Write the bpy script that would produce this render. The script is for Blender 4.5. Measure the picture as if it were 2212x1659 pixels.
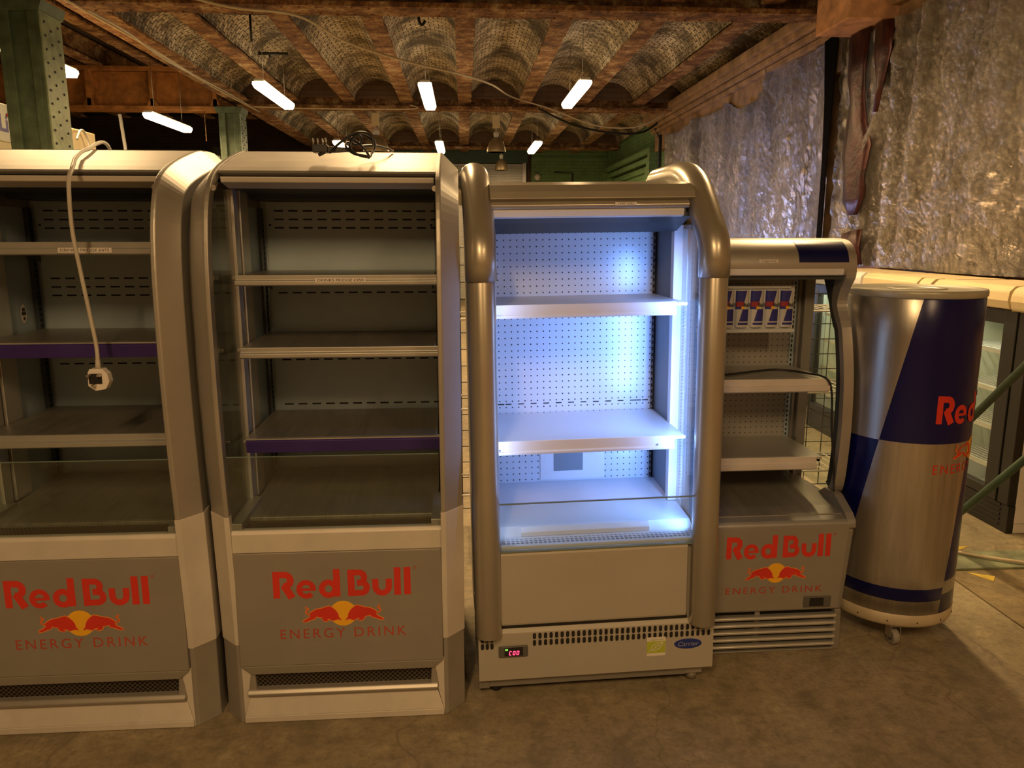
import bpy, bmesh, math, random
from mathutils import Vector, Matrix, noise
random.seed(7)
R = math.radians
scene = bpy.context.scene
for o in list(bpy.data.objects): bpy.data.objects.remove(o)
COL = scene.collection

# ---------------------------------------------------------------- camera, world, exposure
cam_d = bpy.data.cameras.new('camera'); cam = bpy.data.objects.new('camera', cam_d); COL.objects.link(cam)
cam_d.sensor_width = 36; cam_d.lens = 1660/2212*36; cam_d.clip_start = .05; cam_d.clip_end = 100
cam.location = (0, 0, 1.6); cam.rotation_euler = (R(90-10.9), 0, R(-3.55))
scene.camera = cam
w = bpy.data.worlds.new('world'); scene.world = w; w.use_nodes = True
w.node_tree.nodes['Background'].inputs[0].default_value = (1.0, .72, .42, 1)
w.node_tree.nodes['Background'].inputs[1].default_value = .05
scene.view_settings.view_transform = 'Standard'; scene.view_settings.look = 'None'
scene.view_settings.exposure = 0.0; scene.view_settings.gamma = 1; scene.view_settings.use_curve_mapping = False
WARM = (1.0, .64, .29)
WARM_F = (1.0, .60, .25)
LAMP_W = 72      # watts of one batten lamp
FRONT_W = 98     # battens over the aisle in front of the fridges

# ---------------------------------------------------------------- materials
MATS = {}
def _nt(name):
    m = bpy.data.materials.new(name); m.use_nodes = True; MATS[name] = m
    nt = m.node_tree; b = nt.nodes['Principled BSDF']; return m, nt, b
def nd(nt, typ, **kw):
    n = nt.nodes.new(typ)
    for k, v in kw.items():
        if isinstance(k, str) and hasattr(n, k): setattr(n, k, v)
    return n
def mth(nt, op, a, b=None, c=None):
    n = nt.nodes.new('ShaderNodeMath'); n.operation = op
    for i, v in enumerate((a, b, c)):
        if v is None: continue
        if isinstance(v, (int, float)): n.inputs[i].default_value = v
        else: nt.links.new(v, n.inputs[i])
    return n.outputs[0]
def mixc(nt, f, a, b, mode='MIX'):
    n = nt.nodes.new('ShaderNodeMix'); n.data_type = 'RGBA'; n.blend_type = mode
    for i, v in ((0, f), (6, a), (7, b)):
        if isinstance(v, (int, float)): n.inputs[i].default_value = v
        elif isinstance(v, (tuple, list)): n.inputs[i].default_value = tuple(v)[:3]+(1,)
        else: nt.links.new(v, n.inputs[i])
    return n.outputs[2]
def coords(nt, scale=None, kind='Object'):
    t = nt.nodes.new('ShaderNodeTexCoord').outputs[kind]
    if scale is None: return t
    mp = nt.nodes.new('ShaderNodeMapping'); nt.links.new(t, mp.inputs[0])
    mp.inputs['Scale'].default_value = scale if isinstance(scale, tuple) else (scale,)*3
    return mp.outputs[0]
def noi(nt, vec, scale, detail=4, rough=.55):
    n = nt.nodes.new('ShaderNodeTexNoise'); nt.links.new(vec, n.inputs['Vector'])
    n.inputs['Scale'].default_value = scale; n.inputs['Detail'].default_value = detail; n.inputs['Roughness'].default_value = rough
    return n.outputs['Fac']
def ramp(nt, f, stops):
    n = nt.nodes.new('ShaderNodeValToRGB'); nt.links.new(f, n.inputs[0]); e = n.color_ramp.elements
    while len(e) < len(stops): e.new(.5)
    for el, (p, c) in zip(e, stops):
        el.position = p; el.color = (tuple(c)+(1,))[:4] if not isinstance(c, (int, float)) else (c, c, c, 1)
    return n.outputs[0]
def bump(nt, b, h, strength=.3, dist=.01):
    n = nt.nodes.new('ShaderNodeBump'); nt.links.new(h, n.inputs['Height'])
    n.inputs['Strength'].default_value = strength; n.inputs['Distance'].default_value = dist
    nt.links.new(n.outputs[0], b.inputs['Normal']); return n
def mat(name, col, rough=.5, metal=0, var=.08, vs=6, bmp=0, bs=60, stretch=None, emit=None, es=0, dirt=0, coat=0):
    m, nt, b = _nt(name)
    b.inputs['Roughness'].default_value = rough; b.inputs['Metallic'].default_value = metal
    b.inputs['Coat Weight'].default_value = coat
    v = coords(nt, stretch)
    c = tuple(col)
    if var > 0 or dirt > 0:
        n = noi(nt, v, vs)
        lo = tuple(max(0, x*(1-var*1.6)) for x in c); hi = tuple(min(1, x*(1+var*1.4)) for x in c)
        out = ramp(nt, n, [(.3, lo), (.7, hi)])
        if dirt > 0:
            n2 = noi(nt, v, vs*2.3, 8, .7)
            f = ramp(nt, n2, [(.52, 0.), (.74, dirt)])
            out = mixc(nt, f, out, tuple(x*.35 for x in c))
        nt.links.new(out, b.inputs['Base Color'])
        rr = mth(nt, 'MULTIPLY_ADD', n, .16, rough-.08); nt.links.new(rr, b.inputs['Roughness'])
    else: b.inputs['Base Color'].default_value = c+(1,)
    if bmp: bump(nt, b, noi(nt, v, bs, 5), bmp, .004)
    if emit: b.inputs['Emission Color'].default_value = tuple(emit)+(1,); b.inputs['Emission Strength'].default_value = es
    return m

silver = mat('silver_paint', (.40, .385, .36), .42, .55, .05, 4, dirt=.12)
silver_l = mat('silver_light_cover', (.60, .57, .53), .5, .15, .05, 5, dirt=.12)
silver_d = mat('silver_grey_trim', (.30, .295, .28), .45, .5, .05, 4, dirt=.12)
panel = mat('front_panel_grey', (.29, .275, .25), .5, .25, .05, 3, .05, 200, dirt=.1)
alu = mat('brushed_alu', (.62, .62, .60), .35, .7, .06, 8, stretch=(1, 1, .1))
liner = mat('grey_liner', (.38, .48, .56), .45, .3, .06, 3, dirt=.12)
deckm = mat('deck_steel', (.30, .29, .26), .38, .6, .10, 5, stretch=(8, .6, 1), dirt=.2)
shelfm = mat('shelf_lip_steel', (.46, .46, .44), .4, .5, .05, 4, dirt=.1)
purple = mat('purple_strip', (.040, .018, .17), .5, 0, .12, 5)
dark = mat('dark_recess', (.012, .012, .012), .8, 0, .2, 20)
black = mat('black_plastic', (.015, .015, .016), .4, 0, .1, 10)
blackg = mat('black_trim', (.035, .045, .055), .45, 0, .1, 6)
chrome = mat('worn_metal', (.55, .53, .5), .3, .9, .1, 10)
redm = mat('red_lettering', (.62, .035, .02), .45, 0, .06, 8)
redt = mat('thin_red_lettering', (.42, .06, .035), .5, 0, .06, 8)
yel = mat('yellow_disc', (.85, .45, .02), .45, 0, .04, 8)
orange = mat('orange_outline', (.85, .33, .05), .5, 0, .04, 8)
navy = mat('navy_panel', (.004, .006, .075), .3, .1, .06, 8)
paper = mat('paper_sticker', (.72, .68, .66), .7, 0, .03, 8)
ink = mat('ink', (.05, .05, .06), .7, 0, 0)
white = mat('white_sheet_metal', (.72, .72, .70), .45, 0, .04, 3, dirt=.15)
cream = mat('cream_plastic', (.74, .62, .38), .4, 0, .04, 3, dirt=.15)
carr = mat('pale_grey_paint', (.42, .40, .36), .5, .1, .03, 3, .04, 250, dirt=.06)
tube_m = mat('bronze_silver_tube', (.44, .41, .35), .32, .6, .03, 4, coat=.3)
c_in = mat('cool_white_liner', (.62, .66, .72), .38, .1, .03, 3)
c_side = mat('slate_liner', (.20, .23, .26), .5, .1, .05, 3)
c_lip = mat('white_lip', (.72, .74, .78), .35, .1, .03, 3, dirt=.08)
rust = None
green_p = mat('green_paint', (.085, .125, .075), .5, 0, .22, 7, .3, 30, dirt=.3)
green_l = mat('pale_green_paint', (.26, .33, .21), .55, 0, .22, 9, .3, 30, dirt=.35)
green_b = mat('weathered_blue_green_paint', (.30, .40, .38), .55, 0, .3, 14, .3, 30, dirt=.5)
cable_w = mat('grey_white_flex', (.50, .47, .42), .5, 0, .06, 20)
cable_c = mat('cream_flex', (.55, .47, .32), .5, 0, .06, 20)
plaster = mat('aged_plaster', (.34, .21, .11), .8, 0, .28, 5, .5, 18, dirt=.4)
greenkerb = mat('green_stone', (.22, .25, .16), .8, 0, .25, 9, .4, 40, dirt=.4)
maroon = mat('maroon_backing', (.045, .009, .008), .38, .35, .4, 9, 1.0, 24)
tyre = mat('caster_tyre', (.30, .28, .25), .6, 0, .08, 10)
eco = mat('lime_sticker', (.42, .50, .05), .5, 0, .04, 10)
blue_b = mat('blue_badge', (.015, .03, .22), .35, 0, .04, 10)
led = mat('red_led', (.3, 0, 0), .4, 0, 0, emit=(1, .03, .08), es=6)
ledg = mat('green_led', (0, .2, 0), .4, 0, 0, emit=(.3, 1, .1), es=2)
oranger = mat('orange_iron', (.40, .17, .045), .6, .1, .3, 6, .4, 25, dirt=.5)

def rusty():
    m, nt, b = _nt('rusty_iron'); v = coords(nt)
    n = noi(nt, v, 5, 8, .7); n2 = noi(nt, v, 28, 6, .7)
    c = ramp(nt, n, [(.28, (.04, .022, .014)), (.40, (.17, .075, .03)), (.50, (.34, .16, .055)), (.60, (.58, .38, .18)), (.72, (.74, .62, .45))])
    c = mixc(nt, ramp(nt, n2, [(.35, 0.), (.6, .8)]), mixc(nt, 1, c, (.35, .3, .27), 'MULTIPLY'), c)
    nt.links.new(c, b.inputs['Base Color']); b.inputs['Roughness'].default_value = .85
    bump(nt, b, n2, .9, .02); return m
rust = rusty()
def brick_vault():
    m, nt, b = _nt('painted_vault_brick')
    uv = nt.nodes.new('ShaderNodeUVMap').outputs[0]
    wob = nt.nodes.new('ShaderNodeTexNoise'); nt.links.new(uv, wob.inputs['Vector']); wob.inputs['Scale'].default_value = 5
    vv = nt.nodes.new('ShaderNodeVectorMath'); vv.operation = 'MULTIPLY_ADD'; nt.links.new(wob.outputs['Color'], vv.inputs[0]); vv.inputs[1].default_value = (.03,)*3; nt.links.new(uv, vv.inputs[2])
    br = nt.nodes.new('ShaderNodeTexBrick'); nt.links.new(vv.outputs[0], br.inputs['Vector'])
    br.inputs['Scale'].default_value = 1; br.inputs['Brick Width'].default_value = .105; br.inputs['Row Height'].default_value = .070
    br.inputs['Mortar Size'].default_value = .006; br.inputs['Mortar Smooth'].default_value = .2
    br.inputs['Color1'].default_value = (.66, .54, .36, 1); br.inputs['Color2'].default_value = (.46, .36, .23, 1); br.inputs['Mortar'].default_value = (.05, .035, .022, 1)
    o = coords(nt)
    n = noi(nt, o, 1.6, 8, .7); n2 = noi(nt, o, 14, 6, .7); n3 = noi(nt, o, 3.2, 8, .75)
    pale = mixc(nt, ramp(nt, n3, [(.48, 0.), (.66, .75)]), br.outputs['Color'], (.78, .70, .56))
    soot = mixc(nt, ramp(nt, n, [(.40, .88), (.56, 0.)]), pale, (.035, .027, .02))
    fin = mixc(nt, ramp(nt, n2, [(.36, .8), (.52, 0.)]), soot, (.05, .035, .025))
    fin = mixc(nt, br.outputs['Fac'], fin, (.05, .035, .022))
    nt.links.new(fin, b.inputs['Base Color']); b.inputs['Roughness'].default_value = .8
    h = mth(nt, 'SUBTRACT', n2, br.outputs['Fac']); bump(nt, b, h, .8, .02); return m
vaultm = brick_vault()
def brick_paint(name, c1, mort, dirtc, sc=1):
    m, nt, b = _nt(name)
    o = nt.nodes.new('ShaderNodeTexCoord').outputs['Object']; s = nt.nodes.new('ShaderNodeSeparateXYZ'); nt.links.new(o, s.inputs[0])
    cb = nt.nodes.new('ShaderNodeCombineXYZ'); nt.links.new(mth(nt, 'ADD', s.outputs[0], s.outputs[1]), cb.inputs[0]); nt.links.new(s.outputs[2], cb.inputs[1])
    br = nt.nodes.new('ShaderNodeTexBrick'); nt.links.new(cb.outputs[0], br.inputs['Vector']); br.inputs['Scale'].default_value = sc
    br.inputs['Brick Width'].default_value = .23; br.inputs['Row Height'].default_value = .078; br.inputs['Mortar Size'].default_value = .005
    br.inputs['Color1'].default_value = c1+(1,); br.inputs['Color2'].default_value = tuple(x*.85 for x in c1)+(1,); br.inputs['Mortar'].default_value = mort+(1,)
    n = noi(nt, o, 2.5, 8, .7)
    nt.links.new(mixc(nt, ramp(nt, n, [(.5, 0.), (.72, .75)]), br.outputs['Color'], dirtc), b.inputs['Base Color'])
    b.inputs['Roughness'].default_value = .6; bump(nt, b, br.outputs['Fac'], -.5, .01); return m
greenbrick = brick_paint('green_painted_brick', (.15, .27, .11), (.07, .14, .05), (.07, .10, .05))
darkbrick = brick_paint('dark_brick', (.12, .07, .04), (.05, .035, .025), (.03, .02, .015))
def concrete(name, c, crack=True):
    m, nt, b = _nt(name); o = coords(nt)
    n1 = noi(nt, o, .9, 8, .6); n2 = noi(nt, o, 7, 10, .72); n3 = noi(nt, o, 60, 4, .6)
    base = ramp(nt, n1, [(.3, tuple(x*.72 for x in c)), (.7, tuple(x*1.2 for x in c))])
    base = mixc(nt, ramp(nt, n2, [(.36, .65), (.50, 0.)]), base, tuple(x*.45 for x in c))
    base = mixc(nt, ramp(nt, n2, [(.56, 0.), (.70, .5)]), base, tuple(min(1, x*1.9) for x in c))
    n4 = noi(nt, o, 22, 8, .75)
    base = mixc(nt, ramp(nt, n4, [(.36, .55), (.5, 0.)]), base, tuple(x*.45 for x in c)); base = mixc(nt, ramp(nt, n4, [(.54, 0.), (.68, .35)]), base, tuple(min(1, x*1.7) for x in c))
    base = mixc(nt, ramp(nt, n3, [(.35, .35), (.5, 0.)]), base, tuple(x*.5 for x in c))
    if crack:
        wv = nt.nodes.new('ShaderNodeVectorMath'); wv.operation = 'MULTIPLY_ADD'
        nn = nt.nodes.new('ShaderNodeTexNoise'); nt.links.new(o, nn.inputs['Vector']); nn.inputs['Scale'].default_value = 3
        nt.links.new(nn.outputs['Color'], wv.inputs[0]); wv.inputs[1].default_value = (.5,)*3; nt.links.new(o, wv.inputs[2])
        vo = nt.nodes.new('ShaderNodeTexVoronoi'); vo.feature = 'DISTANCE_TO_EDGE'; vo.inputs['Scale'].default_value = .9; nt.links.new(wv.outputs[0], vo.inputs['Vector'])
        base = mixc(nt, ramp(nt, vo.outputs['Distance'], [(0, .45), (.008, 0.)]), base, tuple(x*.35 for x in c))
    nt.links.new(base, b.inputs['Base Color']); nt.links.new(ramp(nt, n2, [(.3, .55), (.7, .85)]), b.inputs['Roughness'])
    bump(nt, b, mth(nt, 'ADD', n2, mth(nt, 'MULTIPLY', n3, .4)), .45, .012); return m
floor_m = concrete('worn_concrete', (.29, .24, .155))
slab_m = concrete('pale_slab_concrete', (.33, .28, .17))
slab_b = concrete('brown_slab_concrete', (.27, .21, .11))
def dots(name, c, sp, rad, hole=(.02, .025, .04), rough=.35, stagger=False, plane='XZ', metal=.1):
    m, nt, b = _nt(name)
    o = nt.nodes.new('ShaderNodeTexCoord').outputs['Object']; s = nt.nodes.new('ShaderNodeSeparateXYZ'); nt.links.new(o, s.inputs[0])
    a = s.outputs[0]; z = s.outputs[2] if plane == 'XZ' else s.outputs[1]
    v = mth(nt, 'DIVIDE', z, sp[1]); u = mth(nt, 'DIVIDE', a, sp[0])
    if stagger: u = mth(nt, 'ADD', u, mth(nt, 'MULTIPLY', mth(nt, 'FLOORED_MODULO', mth(nt, 'FLOOR', v), 2), .5))
    fu = mth(nt, 'MULTIPLY', mth(nt, 'SUBTRACT', mth(nt, 'FLOORED_MODULO', u, 1), .5), sp[0])
    fv = mth(nt, 'MULTIPLY', mth(nt, 'SUBTRACT', mth(nt, 'FLOORED_MODULO', v, 1), .5), sp[1])
    d = mth(nt, 'SQRT', mth(nt, 'ADD', mth(nt, 'MULTIPLY', fu, fu), mth(nt, 'MULTIPLY', fv, fv)))
    f = mth(nt, 'LESS_THAN', d, rad)
    nv = noi(nt, o, 3)
    cc = ramp(nt, nv, [(.3, tuple(x*.92 for x in c)), (.7, tuple(min(1, x*1.06) for x in c))])
    nt.links.new(mixc(nt, f, cc, hole), b.inputs['Base Color']); b.inputs['Roughness'].default_value = rough; b.inputs['Metallic'].default_value = metal
    return m
c_perf = dots('perforated_cool_white_steel', (.60, .66, .74), (.0254, .0254), .0028, rough=.28)
s_perf = dots('perforated_grey_steel', (.34, .34, .33), (.024, .024), .0026, rough=.4)
honey = dots('honeycomb_grille', (.10, .085, .07), (.016, .0075), .0042, (.006, .005, .004), .5, True, metal=.5)
honeyd = dots('dark_honeycomb', (.055, .06, .06), (.012, .006), .003, (.012, .012, .012), .5, True, plane='XY')
def glass():
    m = bpy.data.materials.new('thin_glass'); m.use_nodes = True; nt = m.node_tree; nt.nodes.clear()
    out = nt.nodes.new('ShaderNodeOutputMaterial'); tr = nt.nodes.new('ShaderNodeBsdfTransparent'); gl = nt.nodes.new('ShaderNodeBsdfGlossy')
    tr.inputs[0].default_value = (.93, .97, .95, 1); gl.inputs['Roughness'].default_value = .02
    lw = nt.nodes.new('ShaderNodeLayerWeight'); f = mth(nt, 'MULTIPLY_ADD', mth(nt, 'POWER', lw.outputs['Facing'], 5), .92, .06)
    mx = nt.nodes.new('ShaderNodeMixShader'); nt.links.new(f, mx.inputs[0]); nt.links.new(tr.outputs[0], mx.inputs[1]); nt.links.new(gl.outputs[0], mx.inputs[2])
    nt.links.new(mx.outputs[0], out.inputs[0]); return m
glassm = glass()
def glassedge():
    return mat('glass_edge', (.16, .22, .20), .2, 0, 0)
gedge = glassedge()
def emis(name, c, s):
    m, nt, b = _nt(name); b.inputs['Base Color'].default_value = (.8, .8, .8, 1)
    b.inputs['Emission Color'].default_value = c+(1,); b.inputs['Emission Strength'].default_value = s; return m
lampglow = emis('lit_diffuser', (1, .76, .42), 11)
coolglow = emis('cool_lit_diffuser', (.50, .70, 1), 1.0)
def tarpm():
    m, nt, b = _nt('silver_sheeting'); o = coords(nt)
    st = coords(nt, (1, 1.0, .55))
    n1 = noi(nt, st, 2.2, 6, .6); n2 = noi(nt, st, 16, 8, .75); n3 = noi(nt, st, 45, 5, .7)
    vo = nt.nodes.new('ShaderNodeTexVoronoi'); vo.feature = 'DISTANCE_TO_EDGE'; nt.links.new(st, vo.inputs['Vector']); vo.inputs['Scale'].default_value = 15
    c = ramp(nt, n1, [(.3, (.42, .39, .37)), (.7, (.70, .66, .63))])
    nt.links.new(c, b.inputs['Base Color']); b.inputs['Metallic'].default_value = .92; b.inputs['Roughness'].default_value = .23
    h = mth(nt, 'ADD', mth(nt, 'MULTIPLY', n2, 2.2), mth(nt, 'ADD', mth(nt, 'MULTIPLY', n3, .5), mth(nt, 'MULTIPLY', vo.outputs['Distance'], 1.0)))
    bump(nt, b, h, 1.0, .06); return m
tarp_m = tarpm()
def canm():
    m, nt, b = _nt('can_wrap'); o = nt.nodes.new('ShaderNodeTexCoord').outputs['Object']
    s = nt.nodes.new('ShaderNodeSeparateXYZ'); nt.links.new(o, s.inputs[0]); x, y, z = s.outputs
    th = mth(nt, 'MULTIPLY', mth(nt, 'ARCTAN2', y, x), 57.29578)          # degrees, -180..180
    dz = mth(nt, 'SUBTRACT', z, .835)
    A = mth(nt, 'MULTIPLY_ADD', dz, 46.5, -139.5)
    B = mth(nt, 'MULTIPLY_ADD', dz, 30.0, -50.0)
    gA = mth(nt, 'GREATER_THAN', th, A); gB = mth(nt, 'GREATER_THAN', th, B); gC = mth(nt, 'GREATER_THAN', th, 50)
    up = mth(nt, 'GREATER_THAN', z, .836)
    inAB = mth(nt, 'MULTIPLY', gA, mth(nt, 'SUBTRACT', 1, gC))
    lowblue = mth(nt, 'MAXIMUM', mth(nt, 'SUBTRACT', 1, gA), gB)
    low = mth(nt, 'MULTIPLY', lowblue, mth(nt, 'GREATER_THAN', z, .277))
    upm = mth(nt, 'MULTIPLY', up, inAB)
    lom = mth(nt, 'MULTIPLY', mth(nt, 'SUBTRACT', 1, up), low)
    band1 = mth(nt, 'MULTIPLY', mth(nt, 'MULTIPLY', mth(nt, 'LESS_THAN', z, .253), mth(nt, 'GREATER_THAN', z, .202)), mth(nt, 'SUBTRACT', 1, gB))
    band2 = mth(nt, 'MULTIPLY', mth(nt, 'LESS_THAN', z, .224), gB)
    f = mth(nt, 'MAXIMUM', mth(nt, 'MAXIMUM', upm, lom), mth(nt, 'MAXIMUM', band1, band2))
    vst = coords(nt, (6, 6, .5)); n = noi(nt, vst, 6, 6, .6)
    sil = ramp(nt, n, [(.3, (.42, .40, .36)), (.7, (.58, .55, .50))])
    sp = ramp(nt, noi(nt, coords(nt), 40, 3), [(.24, 1.), (.29, 0.)])
    sil = mixc(nt, mth(nt, 'MULTIPLY', sp, .4), sil, (.2, .18, .15))
    nt.links.new(mixc(nt, f, sil, (.0025, .004, .085)), b.inputs['Base Color'])
    nt.links.new(mth(nt, 'MULTIPLY_ADD', f, -.75, .85), b.inputs['Metallic'])
    nt.links.new(mth(nt, 'MULTIPLY_ADD', f, -.04, .30), b.inputs['Roughness'])
    bump(nt, b, noi(nt, coords(nt), 12, 3), .06, .01)
    return m
can_m = canm()

# ---------------------------------------------------------------- mesh helpers
class MB:
    def __init__(s): s.v = []; s.f = []; s.m = []; s.uv = None; s.sm = []
    def add(s, vs, fs, mi=0, smooth=False):
        k = len(s.v); s.v += [tuple(v) for v in vs]
        for f in fs: s.f.append([k+i for i in f]); s.m.append(mi); s.sm.append(smooth)
        return s
    def box(s, a, b, mi=0):
        x0, x1 = sorted((a[0], b[0])); y0, y1 = sorted((a[1], b[1])); z0, z1 = sorted((a[2], b[2]))
        v = [(x0,y0,z0),(x1,y0,z0),(x1,y1,z0),(x0,y1,z0),(x0,y0,z1),(x1,y0,z1),(x1,y1,z1),(x0,y1,z1)]
        return s.add(v, [(0,3,2,1),(4,5,6,7),(0,1,5,4),(1,2,6,5),(2,3,7,6),(3,0,4,7)], mi)
    def hexa(s, v, mi=0):   # 8 corners, bottom 4 then top 4
        return s.add(v, [(0,3,2,1),(4,5,6,7),(0,1,5,4),(1,2,6,5),(2,3,7,6),(3,0,4,7)], mi)
    def prism(s, prof, x0, x1, mi=0, axis='x', smooth=False):  # closed profile (y,z) extruded along x ; axis 'y': (x,z) ; 'z': (x,y)
        n = len(prof)
        def P(t, p):
            if axis == 'x': return (t, p[0], p[1])
            if axis == 'y': return (p[0], t, p[1])
            return (p[0], p[1], t)
        v = [P(x0, p) for p in prof]+[P(x1, p) for p in prof]
        s.add(v, [(i, (i+1) % n, n+(i+1) % n, n+i) for i in range(n)], mi, smooth)
        s.add(v, [tuple(range(n))[::-1], tuple(range(n, 2*n))], mi)
        return s
    def sheet(s, prof, x0, x1, t=.002, mi=0, smooth=False):  # open (y,z) polyline extruded along x, thin
        n = len(prof); nr = normals2(prof)
        inner = [(p[0]+q[0]*t, p[1]+q[1]*t) for p, q in zip(prof, nr)]
        return s.prism(prof+inner[::-1], x0, x1, mi, smooth=smooth)
    def cyl(s, p0, p1, r, r1=None, n=16, mi=0, caps=True):
        return s.tube([p0, p1], [r, r if r1 is None else r1], n, mi, caps)
    def tube(s, path, r, n=12, mi=0, caps=True):
        P = [Vector(p) for p in path]; L = len(P); rs = r if isinstance(r, (list, tuple)) else [r]*L
        T = []
        for i in range(L):
            a = P[max(i-1, 0)]; b = P[min(i+1, L-1)]; t = (b-a)
            T.append(t.normalized() if t.length > 1e-9 else Vector((0, 0, 1)))
        u = T[0].orthogonal().normalized(); base = len(s.v)
        for i in range(L):
            if i: u = (u-T[i]*u.dot(T[i])).normalized()
            w_ = T[i].cross(u)
            sc = 1.0
            if 0 < i < L-1:
                c = (P[i]-P[i-1]).normalized().dot((P[i+1]-P[i]).normalized()); sc = 1/max(.5, math.sqrt((1+c)/2))
            for k in range(n):
                a = 2*math.pi*k/n; s.v.append(tuple(P[i]+(u*math.cos(a)+w_*math.sin(a))*rs[i]))
        for i in range(L-1):
            for k in range(n):
                s.f.append([base+i*n+k, base+i*n+(k+1) % n, base+(i+1)*n+(k+1) % n, base+(i+1)*n+k]); s.m.append(mi); s.sm.append(True)
        if caps:
            s.f.append([base+k for k in range(n)][::-1]); s.m.append(mi); s.sm.append(False)
            s.f.append([base+(L-1)*n+k for k in range(n)]); s.m.append(mi); s.sm.append(False)
        return s
    def lathe(s, prof, n=32, c=(0, 0, 0), mi=0, smooth=True):  # prof (r,z)
        base = len(s.v)
        for r, z in prof:
            for k in range(n):
                a = 2*math.pi*k/n; s.v.append((c[0]+r*math.cos(a), c[1]+r*math.sin(a), c[2]+z))
        for i in range(len(prof)-1):
            for k in range(n):
                s.f.append([base+i*n+k, base+i*n+(k+1) % n, base+(i+1)*n+(k+1) % n, base+(i+1)*n+k]); s.m.append(mi); s.sm.append(smooth)
        for i, rev in ((0, True), (len(prof)-1, False)):
            if prof[i][0] > 1e-4:
                f = [base+i*n+k for k in range(n)]; s.f.append(f[::-1] if rev else f); s.m.append(mi); s.sm.append(False)
        return s
    def stroke(s, pts, w, T, closed=False, mi=0):
        """flat ribbon along a 2D polyline; T maps (x,y)->3D"""
        P = [Vector((p[0], p[1])) for p in pts]; n = len(P); L = []; Rr = []
        for i in range(n):
            a = P[i-1] if (i or closed) else None; b = P[(i+1) % n] if (i < n-1 or closed) else None
            d1 = (P[i]-a).normalized() if a is not None else None; d2 = (b-P[i]).normalized() if b is not None else None
            if d1 is None: d1 = d2
            if d2 is None: d2 = d1
            t = d1+d2
            t = t.normalized() if t.length > 1e-6 else d1
            nn = Vector((-t.y, t.x)); k = w/2/max(.45, nn.dot(Vector((-d1.y, d1.x))))
            L.append(P[i]+nn*k); Rr.append(P[i]-nn*k)
        vs = [T(p.x, p.y) for p in L]+[T(p.x, p.y) for p in Rr]
        m = n if closed else n-1
        return s.add(vs, [(n+i, n+(i+1) % n, (i+1) % n, i) for i in range(m)], mi)
    def build(s, name, mats, parent=None, bevel=0, seg=2, loc=None, fix=True):
        me = bpy.data.meshes.new(name); me.from_pydata(s.v, [], s.f)
        for m in (mats if isinstance(mats, (list, tuple)) else [mats]): me.materials.append(m)
        me.polygons.foreach_set('material_index', s.m); me.polygons.foreach_set('use_smooth', s.sm)
        if s.uv:
            l = me.uv_layers.new(name='UVMap')
            for i, lp in enumerate(me.loops): l.data[i].uv = s.uv[lp.vertex_index]
        me.update()
        if fix:
            bm = bmesh.new(); bm.from_mesh(me); bmesh.ops.recalc_face_normals(bm, faces=bm.faces); bm.to_mesh(me); bm.free()
        o = bpy.data.objects.new(name, me); COL.objects.link(o)
        if parent is not None: o.parent = parent
        if loc: o.location = loc
        if bevel:
            b = o.modifiers.new('bevel', 'BEVEL'); b.width = bevel; b.segments = seg; b.limit_method = 'ANGLE'; b.angle_limit = R(35); b.harden_normals = False
        return o
def normals2(prof):
    out = []; n = len(prof)
    for i in range(n):
        a = prof[max(i-1, 0)]; b = prof[min(i+1, n-1)]; t = Vector((b[0]-a[0], b[1]-a[1])).normalized()
        out.append((t.y, -t.x))     # right-hand side of travel direction
    return out
def arc(cx, cy, r, a0, a1, n=12): return [(cx+r*math.cos(R(a0+(a1-a0)*i/n)), cy+r*math.sin(R(a0+(a1-a0)*i/n))) for i in range(n+1)]
def smooth_path(pts, k=6, cyclic=False):
    P = [Vector(p) for p in pts]; out = []; n = len(P)
    for i in range(n-1):
        p0 = P[max(i-1, 0)]; p1 = P[i]; p2 = P[i+1]; p3 = P[min(i+2, n-1)]
        for j in range(k):
            t = j/k
            out.append(.5*((2*p1)+(p2-p0)*t+(2*p0-5*p1+4*p2-p3)*t*t+(3*p1-p0-3*p2+p3)*t*t*t))
    out.append(P[-1]); return out
def thing(name, label, cat, loc=(0, 0, 0), rz=0, group=None, ry=0):
    o = bpy.data.objects.new(name, None); COL.objects.link(o); o.location = loc; o.rotation_euler = (0, R(ry), R(rz)); o.empty_display_size = .1
    o['label'] = label; o['category'] = cat
    if group: o['group'] = group
    return o
def tag(o, label, cat, group=None):
    o['label'] = label; o['category'] = cat
    if group: o['group'] = group
    return o
def struct(o): o['kind'] = 'structure'; return o
def lab(o, l): o['label'] = l; return o
def copy_tree(o, parent=None):
    c = o.copy(); COL.objects.link(c)
    if parent is not None: c.parent = parent
    for ch in list(o.children): copy_tree(ch, c)
    return c
def text(name, body, size, T, m, parent, sx=1, spacing=1, off=0, align='CENTER'):
    cu = bpy.data.curves.new(name, 'FONT'); cu.body = body; cu.size = size; cu.align_x = align; cu.align_y = 'CENTER'; cu.space_character = spacing; cu.offset = off
    cu.resolution_u = 4
    t = bpy.data.objects.new('t', cu); COL.objects.link(t)
    dg = bpy.context.evaluated_depsgraph_get(); me = bpy.data.meshes.new_from_object(t.evaluated_get(dg)); bpy.data.objects.remove(t); bpy.data.curves.remove(cu)
    for v in me.vertices: v.co = Vector(T(v.co.x*sx, v.co.y))
    me.materials.clear(); me.materials.append(m); me.name = name
    o = bpy.data.objects.new(name, me); COL.objects.link(o); o.parent = parent; return o
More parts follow.
